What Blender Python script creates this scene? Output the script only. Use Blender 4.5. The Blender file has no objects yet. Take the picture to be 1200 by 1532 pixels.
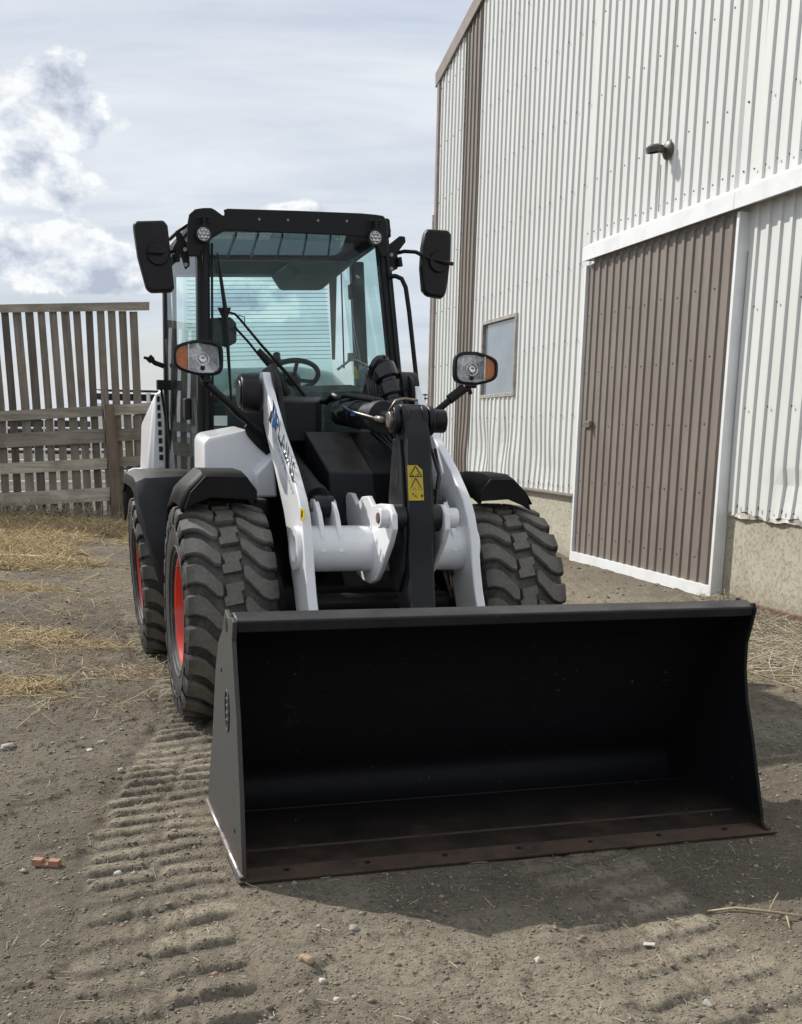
import bpy, bmesh, math, random
import numpy as np
from mathutils import Vector, Matrix
random.seed(7); rng = np.random.default_rng(7)
sc = bpy.context.scene
COL = sc.collection
# ------------------------------------------------------------------ camera
FPX, PX, PY, PITCH, ROLL, CH = 1700.0, 600.0, 1010.63, 0.2062, 0.0225, 1.3758
cp, sp, cr, sr = math.cos(PITCH), math.sin(PITCH), math.cos(ROLL), math.sin(ROLL)
FW = np.array([0, cp, -sp]); _up = np.array([0, sp, cp]); _rt = np.array([1.0, 0, 0])
RT = cr*_rt + sr*_up; UP = -sr*_rt + cr*_up
CAM = np.array([0, 0, CH])
cd = bpy.data.cameras.new('camera'); cam = bpy.data.objects.new('camera', cd); COL.objects.link(cam)
cd.sensor_fit = 'VERTICAL'; cd.sensor_height = 36.0; cd.lens = FPX/1532*36.0
cd.shift_y = (PY-766)/1532; cd.shift_x = 0.0; cd.clip_start = 0.05; cd.clip_end = 4000
cam.matrix_world = Matrix(((RT[0], UP[0], -FW[0], 0), (RT[1], UP[1], -FW[1], 0), (RT[2], UP[2], -FW[2], CH), (0, 0, 0, 1)))
sc.camera = cam
# ------------------------------------------------------------------ sun and sky
TH = 0.3081
LL = np.array([math.cos(TH), math.sin(TH), 0]); LF = np.array([math.sin(TH), -math.cos(TH), 0])
sun_dir = -0.76*LL - 0.94*LF + np.array([0, 0, 1.02]); sun_dir /= np.linalg.norm(sun_dir)
elev = math.asin(sun_dir[2]); azim = math.atan2(sun_dir[0], sun_dir[1])
sd = bpy.data.lights.new('sun', 'SUN'); sd.energy = 4.9; sd.angle = math.radians(0.6); sd.color = (1.0, 0.955, 0.88)
sun = bpy.data.objects.new('sun', sd); COL.objects.link(sun)
sun.rotation_euler = Vector(sun_dir).to_track_quat('Z', 'Y').to_euler()
sc.view_settings.view_transform = 'Standard'; sc.view_settings.look = 'None'
sc.view_settings.gamma = 1.0; sc.view_settings.exposure = 0.0; sc.view_settings.use_curve_mapping = False
W = bpy.data.worlds.new('World'); sc.world = W; W.use_nodes = True
nt = W.node_tree; nt.nodes.clear()
def N(nt, t, **k):
    n = nt.nodes.new(t)
    for a, b in k.items():
        if a == 'inp':
            for i, v in b.items(): n.inputs[i].default_value = v
        else: setattr(n, a, b)
    return n
def LK(nt, a, b): nt.links.new(a, b)
def mathn(nt, op, a, b=None, c=None, clamp=False):
    n = nt.nodes.new('ShaderNodeMath'); n.operation = op; n.use_clamp = clamp
    for i, v in enumerate((a, b, c)):
        if v is None: continue
        if isinstance(v, (int, float)): n.inputs[i].default_value = v
        else: nt.links.new(v, n.inputs[i])
    return n.outputs[0]
def ramp(nt, src, pts, interp='LINEAR'):
    n = nt.nodes.new('ShaderNodeValToRGB'); cr_ = n.color_ramp; cr_.interpolation = interp
    while len(cr_.elements) < len(pts): cr_.elements.new(0.5)
    for e, (p, c) in zip(cr_.elements, pts):
        e.position = p; e.color = (c, c, c, 1) if isinstance(c, (int, float)) else (*c, 1)
    if src is not None: nt.links.new(src, n.inputs[0])
    return n
def mix(nt, fac, a, b, mode='MIX'):
    n = nt.nodes.new('ShaderNodeMix'); n.data_type = 'RGBA'; n.blend_type = mode
    for i, v in ((0, fac), (6, a), (7, b)):
        if isinstance(v, (int, float)): n.inputs[i].default_value = v
        elif isinstance(v, tuple): n.inputs[i].default_value = (*v, 1)
        else: nt.links.new(v, n.inputs[i])
    return n.outputs[2]
sky = N(nt, 'ShaderNodeTexSky', sky_type='NISHITA', sun_disc=False, sun_elevation=elev, sun_rotation=azim, air_density=1.0, dust_density=1.5)
tc = N(nt, 'ShaderNodeTexCoord'); D = tc.outputs['Generated']
sep = N(nt, 'ShaderNodeSeparateXYZ'); LK(nt, D, sep.inputs[0])
zc = mathn(nt, 'MAXIMUM', sep.outputs[2], 0.0)
den = mathn(nt, 'ADD', zc, 0.22)
cx = mathn(nt, 'DIVIDE', sep.outputs[0], den); cy = mathn(nt, 'DIVIDE', sep.outputs[1], den)
cmb = N(nt, 'ShaderNodeCombineXYZ'); LK(nt, cx, cmb.inputs[0]); LK(nt, cy, cmb.inputs[1])
def noise(nt, vec, scale, detail=6, rough=.55, dist=0.0, dims='3D'):
    n = N(nt, 'ShaderNodeTexNoise', noise_dimensions=dims, inp={'Scale': scale, 'Detail': detail, 'Roughness': rough, 'Distortion': dist})
    if vec is not None: LK(nt, vec, n.inputs['Vector'])
    return n.outputs['Fac']
mp = N(nt, 'ShaderNodeMapping', inp={'Location': (3.1, 1.7, 0), 'Scale': (0.55, 1.5, 1), 'Rotation': (0, 0, 0.25)}); LK(nt, cmb.outputs[0], mp.inputs[0])
veil = noise(nt, mp.outputs[0], 1.1, 7, .52, .5)
veilf = ramp(nt, veil, [(0.32, 0.50), (0.60, 0.98)]).outputs[0]
veil_c = ramp(nt, noise(nt, mp.outputs[0], 1.3, 9, .60, .6), [(0.34, (0.59, 0.655, 0.765)), (0.60, (0.83, 0.865, 0.91))]).outputs[0]
# blue-grey towards the horizon
hz = ramp(nt, zc, [(0.0, 1.0), (0.16, 0.0)]).outputs[0]
veil_c = mix(nt, mathn(nt, 'MULTIPLY', hz, .55), veil_c, (0.63, 0.69, 0.82))
# cumulus: noise clouds, many near the horizon, gathered where the photograph has them
mp2 = N(nt, 'ShaderNodeMapping', inp={'Scale': (1.0, 1.0, 1.35)}); LK(nt, D, mp2.inputs[0])
cn = noise(nt, mp2.outputs[0], 13.0, 14, .60, .12)
def blob(px, py, rx, ry):
    d = FW + RT*(px-PX)/FPX - UP*(py-PY)/FPX; d = d/np.linalg.norm(d)
    sx = N(nt, 'ShaderNodeVectorMath', operation='SUBTRACT'); LK(nt, D, sx.inputs[0]); sx.inputs[1].default_value = tuple(d)
    s2 = N(nt, 'ShaderNodeVectorMath', operation='DIVIDE'); LK(nt, sx.outputs[0], s2.inputs[0]); s2.inputs[1].default_value = (rx, rx, ry)
    ln = N(nt, 'ShaderNodeVectorMath', operation='LENGTH'); LK(nt, s2.outputs[0], ln.inputs[0])
    return mathn(nt, 'SUBTRACT', 1.0, ln.outputs['Value'], clamp=True)
bl = None
for b in ((60, 158, .080, .055), (112, 180, .05, .042), (62, 266, .075, .034), (30, 385, .15, .042), (160, 405, .12, .038), (430, 312, .055, .014), (-90, 200, .08, .10), (330, 450, .09, .03)):
    v = blob(*b); bl = v if bl is None else mathn(nt, 'MAXIMUM', bl, v)
band = ramp(nt, zc, [(0.0, 0.33), (0.10, 0.40), (0.2, 0.30), (0.32, 0.0)]).outputs[0]
far = noise(nt, D, 2.2, 3, .5)
band = mathn(nt, 'MULTIPLY', band, ramp(nt, far, [(.45, 0.0), (.62, 1.0)]).outputs[0])
dens = mathn(nt, 'ADD', cn, mathn(nt, 'MULTIPLY', mathn(nt, 'MAXIMUM', bl, band), .51))
cmask = ramp(nt, dens, [(0.69, 0.0), (0.765, 1.0)], 'EASE').outputs[0]
# cloud shading: lit tops, grey bases from an offset sample of the same noise
off = N(nt, 'ShaderNodeVectorMath', operation='ADD'); LK(nt, mp2.outputs[0], off.inputs[0]); off.inputs[1].default_value = (float(sun_dir[0])*.022, float(sun_dir[1])*.022, .024)
cn2 = noise(nt, off.outputs[0], 13.0, 10, .58, .12)
lit = mathn(nt, 'SUBTRACT', cn, cn2)
lit = mathn(nt, 'ADD', mathn(nt, 'MULTIPLY', lit, 3.6), mathn(nt, 'SUBTRACT', 1.50, mathn(nt, 'MULTIPLY', dens, 1.02)))
cl_c = ramp(nt, lit, [(0.25, (0.47, 0.52, 0.62)), (0.5, (0.66, 0.71, 0.80)), (0.8, (0.93, 0.95, 0.96))]).outputs[0]
veil2 = mix(nt, cmask, veil_c, cl_c)
bg1 = N(nt, 'ShaderNodeBackground', inp={'Strength': 0.09}); LK(nt, sky.outputs[0], bg1.inputs[0])
bg2 = N(nt, 'ShaderNodeBackground', inp={'Strength': 1.04}); LK(nt, veil2, bg2.inputs[0])
ms = N(nt, 'ShaderNodeMixShader'); LK(nt, mathn(nt, 'MAXIMUM', veilf, cmask), ms.inputs[0]); LK(nt, bg1.outputs[0], ms.inputs[1]); LK(nt, bg2.outputs[0], ms.inputs[2])
wo = N(nt, 'ShaderNodeOutputWorld'); LK(nt, ms.outputs[0], wo.inputs[0])
# ------------------------------------------------------------------ coordinate frames
def ray(x, y): return FW + RT*(x-PX)/FPX - UP*(y-PY)/FPX
def hit(x, y, n, o): d = ray(x, y); t = ((o-CAM)@n)/(d@n); return CAM+d*t
LO = np.array([-0.2222, 5.7443, 0.0])
def loc(q): q = q-LO; return Vector((q@LL, -(q@LF), q[2]))
def P(l, w, z): return Vector((l, -w, z))                      # loader front frame: right, forward, up
def F(x, y, w): return loc(hit(x, y, LF, LO+LF*w))
def FA(x, y, l): return loc(hit(x, y, LL, LO+LL*l))
RHO, ZP = 0.06, 0.5
def R(l, w, z):                                                # rear frame sits rolled on the oscillation joint
    c, s = math.cos(RHO), math.sin(RHO)
    return Vector((l*c-(z-ZP)*s, -w, ZP+l*s+(z-ZP)*c))
def RP(x, y, w): return F(x, y, w)
def ground_pt(x, y, z=0): return hit(x, y, np.array([0, 0, 1.0]), np.array([0, 0, z]))
def atY(x, y, Y): d = ray(x, y); t = Y/d[1]; return Vector(CAM+d*t)
AL = 0.2636
WD = np.array([math.sin(AL), -math.cos(AL), 0]); WN = np.array([-math.cos(AL), -math.sin(AL), 0]); WO = ground_pt(858, 838)
def wp(x, y, n=0):
    q = hit(x, y, WN, WO+WN*n)-WO; return (q@WD, n, q[2])
# ------------------------------------------------------------------ mesh helpers
class MB:
    def __init__(s): s.v = []; s.f = []
    def add(s, vs, fs):
        o = len(s.v); s.v += [tuple(v) for v in vs]; s.f += [tuple(i+o for i in f) for f in fs]; return s
    def hexa(s, c):      # 8 corners: bottom 4 (ccw), top 4
        return s.add(c, [(0, 3, 2, 1), (4, 5, 6, 7), (0, 1, 5, 4), (1, 2, 6, 5), (2, 3, 7, 6), (3, 0, 4, 7)])
    def box(s, T, a, b):
        (x0, y0, z0), (x1, y1, z1) = a, b
        return s.hexa([T(x0, y0, z0), T(x1, y0, z0), T(x1, y1, z0), T(x0, y1, z0), T(x0, y0, z1), T(x1, y0, z1), T(x1, y1, z1), T(x0, y1, z1)])
    def prism(s, A, B):  # two matching polygons
        n = len(A); fs = [tuple(range(n)), tuple(range(2*n-1, n-1, -1))]
        fs += [(i, (i+1) % n, n+(i+1) % n, n+i) for i in range(n)]
        return s.add(list(A)+list(B), fs)
    def tube(s, pts, r, n=10, cap=True, r2=None):
        pts = [Vector(p) for p in pts]; m = len(pts); vs = []; prev = None
        for i, p in enumerate(pts):
            t = (pts[min(i+1, m-1)]-pts[max(i-1, 0)]).normalized()
            if prev is None: u = t.orthogonal().normalized()
            else: u = (prev-t*prev.dot(t)).normalized()
            prev = u; v = t.cross(u)
            rr = r if not isinstance(r, (list, tuple)) else r[i]
            vs += [p+(u*math.cos(a)+v*math.sin(a))*rr for a in [2*math.pi*k/n for k in range(n)]]
        fs = [(i*n+k, i*n+(k+1) % n, (i+1)*n+(k+1) % n, (i+1)*n+k) for i in range(m-1) for k in range(n)]
        if cap: fs += [tuple(range(n))[::-1], tuple(range((m-1)*n, m*n))]
        return s.add(vs, fs)
    def cyl(s, a, b, r, n=20, r2=None):
        return s.tube([a, b], [r, r if r2 is None else r2], n)
    def lathe(s, prof, c, ax, n=48, close=False):   # prof: (along axis, radius)
        ax = Vector(ax).normalized(); u = ax.orthogonal().normalized(); v = ax.cross(u); c = Vector(c); m = len(prof)
        vs = [c+ax*a+(u*math.cos(t)+v*math.sin(t))*r for a, r in prof for t in [2*math.pi*k/n for k in range(n)]]
        fs = [(i*n+k, i*n+(k+1) % n, (i+1)*n+(k+1) % n, (i+1)*n+k) for i in range(m-1) for k in range(n)]
        return s.add(vs, fs)
    def islands(s):
        par = list(range(len(s.v)))
        def find(a):
            while par[a] != a: par[a] = par[par[a]]; a = par[a]
            return a
        for f in s.f:
            r0 = find(f[0])
            for i in f[1:]: par[find(i)] = r0
        out = {}
        for f in s.f: out.setdefault(find(f[0]), []).append(f)
        res = []
        for fs in out.values():
            ids = sorted({i for f in fs for i in f}); m_ = {a: b for b, a in enumerate(ids)}
            mb = MB(); mb.v = [s.v[i] for i in ids]; mb.f = [tuple(m_[i] for i in f) for f in fs]; res.append(mb)
        return res
    def objs(s, name, mat, parent=None, **k): return [mb.obj(name, mat, parent, **k) for mb in s.islands()]
    def obj(s, name, mat, parent=None, bevel=0, smooth=False, seg=2, props=None):
        me = bpy.data.meshes.new(name); me.from_pydata(s.v, [], s.f)
        bm = bmesh.new(); bm.from_mesh(me); bmesh.ops.recalc_face_normals(bm, faces=bm.faces)
        bm.to_mesh(me); bm.free()
        me.materials.append(mat)
        o = bpy.data.objects.new(name, me); COL.objects.link(o)
        if parent is not None: o.parent = parent
        if bevel:
            b = o.modifiers.new('bevel', 'BEVEL'); b.width = bevel; b.segments = seg; b.limit_method = 'ANGLE'; b.angle_limit = math.radians(35)
        if smooth: me.shade_smooth()
        if smooth and bevel or smooth == 2:
            me.set_sharp_from_angle(angle=math.radians(38))
        if props:
            for k, v in props.items(): o[k] = v
        return o
def np_mesh(name, v, f, mat, parent=None, smooth=False):
    v = np.asarray(v, np.float32); f = np.asarray(f, np.int32); k = f.shape[1]
    me = bpy.data.meshes.new(name)
    me.vertices.add(len(v)); me.vertices.foreach_set('co', v.ravel())
    me.loops.add(f.size); me.loops.foreach_set('vertex_index', f.ravel())
    me.polygons.add(len(f)); me.polygons.foreach_set('loop_start', np.arange(0, f.size, k, dtype=np.int32))
    try: me.polygons.foreach_set('loop_total', np.full(len(f), k, np.int32))
    except Exception: pass
    me.update(); me.validate(); me.materials.append(mat)
    if smooth: me.shade_smooth()
    o = bpy.data.objects.new(name, me); COL.objects.link(o)
    if parent is not None: o.parent = parent
    return o
def tag(o, label=None, cat=None, group=None, kind=None):
    for k, v in (('label', label), ('category', cat), ('group', group), ('kind', kind)):
        if v: o[k] = v
    return o
def empty(name, l=(0, 0, 0), rz=0.0):
    o = bpy.data.objects.new(name, None); COL.objects.link(o); o.location = l; o.rotation_euler = (0, 0, rz); o.empty_display_size = .3; return o
# ------------------------------------------------------------------ materials
def mat(name, col, rough=.5, metal=0.0, col2=None, nscale=6.0, lo=.4, hi=.65, bump=0.0, bscale=40.0, spec=.5, coat=0.0, rough2=None, third=None, stretch=None, detail=6, dust=0.0):
    m = bpy.data.materials.new(name); m.use_nodes = True; t = m.node_tree
    b = t.nodes['Principled BSDF']; b.inputs['Metallic'].default_value = metal
    b.inputs['Roughness'].default_value = rough; b.inputs['Specular IOR Level'].default_value = spec
    b.inputs['Coat Weight'].default_value = coat; b.inputs['Coat Roughness'].default_value = .08
    c = N(t, 'ShaderNodeTexCoord'); vec = c.outputs['Object']
    if stretch:
        mpn = N(t, 'ShaderNodeMapping', inp={'Scale': stretch}); LK(t, vec, mpn.inputs[0]); vec = mpn.outputs[0]
    b.inputs['Base Color'].default_value = (*col, 1)
    out = None
    if col2:
        n1 = noise(t, vec, nscale, detail, .6)
        fac = ramp(t, n1, [(lo, 0.0), (hi, 1.0)]).outputs[0]
        out = mix(t, fac, col, col2)
        if rough2 is not None:
            rr = N(t, 'ShaderNodeMapRange', inp={'To Min': rough, 'To Max': rough2}); LK(t, fac, rr.inputs[0]); LK(t, rr.outputs[0], b.inputs['Roughness'])
    if third:
        c3, s3, l3, h3 = third
        n3 = noise(t, vec, s3, 8, .62)
        out = mix(t, ramp(t, n3, [(l3, 0.0), (h3, 1.0)]).outputs[0], out if out is not None else col, c3)
    if dust:      # settled dust on upward faces
        g_ = N(t, 'ShaderNodeNewGeometry'); sz = N(t, 'ShaderNodeSeparateXYZ'); LK(t, g_.outputs['Normal'], sz.inputs[0])
        up = ramp(t, sz.outputs[2], [(.35, 0.0), (.95, 1.0)]).outputs[0]
        dn_ = ramp(t, noise(t, c.outputs['Object'], 11, 8, .65), [(.30, .25), (.70, 1.0)]).outputs[0]
        sp_ = ramp(t, noise(t, c.outputs['Object'], 55, 4, .6), [(.62, 0.0), (.74, .35)]).outputs[0]
        f_ = mathn(t, 'MULTIPLY', mathn(t, 'MAXIMUM', mathn(t, 'MULTIPLY', up, dn_), sp_), dust)
        out = mix(t, f_, out if out is not None else col, (.20, .175, .135))
    if out is not None: LK(t, out, b.inputs['Base Color'])
    if bump:
        bn = N(t, 'ShaderNodeBump', inp={'Strength': bump, 'Distance': .01}); LK(t, noise(t, vec, bscale, 5, .6), bn.inputs['Height']); LK(t, bn.outputs[0], b.inputs['Normal'])
    return m
M = {}
M['black'] = mat('black_paint', (.006, .006, .0075), .40, spec=.27, dust=.12, col2=(.010, .0095, .0095), nscale=5, bump=.05, bscale=120, rough2=.55)
M['dark'] = mat('dark_grey_paint', (.008, .009, .0125), .38, spec=.32, dust=.14, col2=(.012, .0125, .0145), nscale=7, bump=.06, bscale=90, rough2=.6, third=((.07, .065, .055), 30, .66, .78))
M['fender'] = mat('fender_plastic', (.009, .0105, .015), .46, spec=.34, dust=.30, col2=(.017, .018, .021), nscale=4, bump=.1, bscale=260, rough2=.62)
M['fenderblack'] = mat('matt_black_fender', (.006, .006, .007), .6, spec=.18, dust=.10, col2=(.011, .011, .011), nscale=4, bump=.1, bscale=260)
M['blackplastic'] = mat('black_plastic', (.007, .0065, .008), .42, spec=.28, dust=.08, col2=(.016, .015, .017), nscale=4, bump=.12, bscale=300)
M['white'] = mat('white_paint', (.84, .85, .865), .25, dust=.22, col2=(.74, .745, .74), nscale=3.2, lo=.5, hi=.8, bump=.02, bscale=30, coat=.3, third=((.42, .38, .32), 30, .68, .82))
M['rim'] = mat('orange_red_rim', (.62, .032, .012), .3, col2=(.50, .04, .02), nscale=8, coat=.3, third=((.28, .16, .11), 26, .66, .82))
M['chrome'] = mat('chrome_rod', (.75, .76, .78), .13, metal=1.0, col2=(.6, .6, .62), nscale=10)
M['steel'] = mat('dull_steel', (.30, .28, .25), .42, metal=.8, col2=(.18, .13, .09), nscale=40, bump=.1)
M['bolt'] = mat('zinc_bolt', (.42, .42, .43), .35, metal=.9, col2=(.3, .28, .26), nscale=40)
M['rubberhose'] = mat('hose_rubber', (.012, .012, .014), .45, col2=(.02, .02, .022), nscale=20, bump=.15, bscale=150)
M['glosshose'] = mat('glossy_ribbed_hose', (.014, .014, .020), .16, col2=(.02, .02, .024), nscale=12, bump=.06, bscale=60)
M['interior'] = mat('cab_interior', (.020, .021, .023), .7, col2=(.035, .036, .038), nscale=9, bump=.08)
M['yellow'] = mat('yellow_decal', (.62, .47, .02), .45, col2=(.5, .36, .02), nscale=20)
M['decalblack'] = mat('decal_black', (.012, .012, .014), .45)
M['decalblue'] = mat('decal_blue', (.02, .17, .62), .4, col2=(.04, .26, .75), nscale=30)
M['decalpale'] = mat('decal_faded_blue', (.30, .36, .52), .45, col2=(.45, .48, .56), nscale=60)
M['decalgrey'] = mat('decal_grey', (.36, .36, .37), .45)
M['trim'] = mat('white_trim_metal', (.74, .76, .77), .35, col2=(.66, .67, .67), nscale=4, lo=.45, hi=.7, bump=.04, bscale=8, third=((.45, .42, .36), 30, .70, .8))
M['clad'] = mat('white_steel_cladding', (.66, .675, .655), .42, col2=(.61, .62, .595), nscale=1.6, lo=.4, hi=.7, bump=.05, bscale=5, third=((.50, .48, .43), 14, .66, .82), stretch=(1, 1, .35))
M['cladbrown'] = mat('brown_steel_cladding', (.182, .153, .131), .5, col2=(.214, .182, .157), nscale=3, bump=.05, bscale=6, third=((.145, .115, .095), 16, .56, .75), stretch=(1, 1, .4))
M['browntrim'] = mat('brown_trim', (.26, .22, .195), .5, col2=(.21, .175, .155), nscale=5)
M['winframe'] = mat('window_frame_aluminium', (.42, .39, .36), .45, metal=.2, col2=(.26, .23, .20), nscale=12)
M['screw'] = mat('screw_head', (.12, .11, .10), .45, metal=.5)
M['lampbody'] = mat('lamp_bronze', (.045, .038, .032), .45, col2=(.08, .07, .06), nscale=30)
M['kick'] = mat('red_brown_board', (.17, .085, .060), .7, col2=(.12, .07, .055), nscale=14, bump=.2, stretch=(1, 1, 6))
M['rebar'] = mat('rusty_steel', (.16, .08, .045), .8, col2=(.10, .055, .035), nscale=30, bump=.2)
M['stone'] = mat('field_stone', (.33, .31, .27), .85, col2=(.22, .205, .18), nscale=25, bump=.2, bscale=120)
M['stonetan'] = mat('tan_stone', (.36, .27, .17), .8, col2=(.28, .21, .14), nscale=25, bump=.2, bscale=120)
M['stonepale'] = mat('pale_stone', (.50, .47, .42), .8, col2=(.40, .37, .33), nscale=25, bump=.2, bscale=120)
M['woodnew'] = mat('offcut_wood', (.36, .20, .12), .75, col2=(.28, .15, .09), nscale=12, bump=.2, stretch=(2, 12, 12))
M['straw'] = mat('straw', (.40, .30, .15), .75, col2=(.52, .42, .25), nscale=3, lo=.35, hi=.7, third=((.20, .14, .07), 9, .55, .7))
M['strawpale'] = mat('pale_stalk', (.44, .37, .24), .7, col2=(.30, .24, .15), nscale=8)
M['lens'] = mat('lamp_reflector', (.78, .79, .80), .26, metal=.30, col2=(.45, .46, .47), nscale=22, bump=.6, bscale=45)
M['amber'] = mat('amber_lens', (.55, .17, .03), .25, col2=(.40, .12, .03), nscale=60, bump=.5, bscale=150, coat=.5)
M['far_white'] = mat('trailer_white', (.80, .80, .79), .5, col2=(.70, .70, .69), nscale=3)
M['far_dark'] = mat('trailer_gap', (.03, .03, .03), .7)
M['tan'] = mat('feed_bank_tan', (.30, .25, .18), .9, col2=(.24, .20, .14), nscale=2, bump=.4, bscale=3)
M['plate'] = mat('white_label', (.5, .62, .6), .5)
M['redlamp'] = mat('red_lamp', (.42, .06, .03), .35, col2=(.35, .09, .05), nscale=30, coat=.4)
M['headliner'] = mat('headliner', (.10, .13, .13), .8, col2=(.08, .10, .10), nscale=6)

def glass(name, tint, gloss=(.9, .95, 1.0), ior=1.5, rough=.01, dirt=.06):
    m = bpy.data.materials.new(name); m.use_nodes = True; t = m.node_tree; t.nodes.clear()
    o = N(t, 'ShaderNodeOutputMaterial'); tr = N(t, 'ShaderNodeBsdfTransparent'); tr.inputs[0].default_value = (*tint, 1)
    gl = N(t, 'ShaderNodeBsdfGlossy', inp={'Roughness': rough}); gl.inputs[0].default_value = (*gloss, 1)
    fr = N(t, 'ShaderNodeFresnel', inp={'IOR': ior}); mx = N(t, 'ShaderNodeMixShader')
    ge = N(t, 'ShaderNodeNewGeometry'); LK(t, mathn(t, 'MULTIPLY', fr.outputs[0], mathn(t, 'SUBTRACT', 1.0, ge.outputs['Backfacing'])), mx.inputs[0]); LK(t, tr.outputs[0], mx.inputs[1]); LK(t, gl.outputs[0], mx.inputs[2])
    df = N(t, 'ShaderNodeBsdfDiffuse'); df.inputs[0].default_value = (.5, .5, .47, 1)
    c = N(t, 'ShaderNodeTexCoord'); n1 = noise(t, c.outputs['Object'], 7, 8, .65)
    f = mathn(t, 'MULTIPLY', ramp(t, n1, [(.42, 0.1), (.75, 1.0)]).outputs[0], dirt)
    m2 = N(t, 'ShaderNodeMixShader'); LK(t, f, m2.inputs[0]); LK(t, mx.outputs[0], m2.inputs[1]); LK(t, df.outputs[0], m2.inputs[2])
    LK(t, m2.outputs[0], o.inputs[0]); return m
M['glass'] = glass('tinted_cab_glass', (.87, .955, .95), ior=1.38, dirt=.04)
M['sideglass'] = glass('tinted_side_glass', (.88, .955, .945), ior=1.17, dirt=.05)
M['roofglass'] = glass('smoked_roof_glass', (.42, .47, .48), ior=1.3)
M['sideglass2'] = glass('thin_side_glass', (.90, .965, .955), ior=1.2, dirt=.03)
M['clear'] = glass('clear_lens', (.93, .94, .94), dirt=.05)
def winpane():
    m = bpy.data.materials.new('sky_toned_window_pane'); m.use_nodes = True; t = m.node_tree
    b = t.nodes['Principled BSDF']; b.inputs['Roughness'].default_value = .12; b.inputs['Specular IOR Level'].default_value = .8
    b.inputs['Coat Weight'].default_value = .6; b.inputs['Coat Roughness'].default_value = .05
    c = N(t, 'ShaderNodeTexCoord'); n1 = noise(t, c.outputs['Object'], 2.5, 6, .6)
    LK(t, mix(t, ramp(t, n1, [(.35, 0), (.7, 1)]).outputs[0], (.13, .17, .20), (.20, .24, .27)), b.inputs['Base Color']); return m  # blue-grey of the reflected sky is put into the base colour
M['pane'] = winpane()
def rubber():
    m = bpy.data.materials.new('dusty_tire_rubber'); m.use_nodes = True; t = m.node_tree; b = t.nodes['Principled BSDF']
    b.inputs['Roughness'].default_value = .62; c = N(t, 'ShaderNodeTexCoord')
    sp_ = N(t, 'ShaderNodeSeparateXYZ'); LK(t, c.outputs['Object'], sp_.inputs[0])
    r2 = mathn(t, 'SQRT', mathn(t, 'ADD', mathn(t, 'POWER', sp_.outputs[1], 2.0), mathn(t, 'POWER', sp_.outputs[2], 2.0)))
    n1 = noise(t, c.outputs['Object'], 9, 9, .65); n2 = noise(t, c.outputs['Object'], 60, 4, .6)
    # dust worn onto the running surface of the lugs
    e = ramp(t, mathn(t, 'ADD', r2, mathn(t, 'MULTIPLY', n1, .02)), [(.502, 0.0), (.525, 1.0)]).outputs[0]
    e2 = mathn(t, 'MULTIPLY', e, ramp(t, n2, [(.3, .55), (.7, 1.0)]).outputs[0])
    base = mix(t, ramp(t, n1, [(.42, 0), (.75, 1)]).outputs[0], (.013, .013, .015), (.032, .030, .028))
    mud = ramp(t, mathn(t, 'ADD', noise(t, c.outputs['Object'], 14, 8, .7), mathn(t, 'MULTIPLY', mathn(t, 'GREATER_THAN', r2, .44), .05)), [(.54, 0.0), (.70, .75)]).outputs[0]
    base = mix(t, mud, base, (.10, .088, .07))
    LK(t, mix(t, e2, base, (.155, .143, .120)), b.inputs['Base Color'])
    bn = N(t, 'ShaderNodeBump', inp={'Strength': .25, 'Distance': .004}); LK(t, noise(t, c.outputs['Object'], 70, 6, .65), bn.inputs['Height']); LK(t, bn.outputs[0], b.inputs['Normal'])
    return m
M['rubber'] = rubber()
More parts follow.
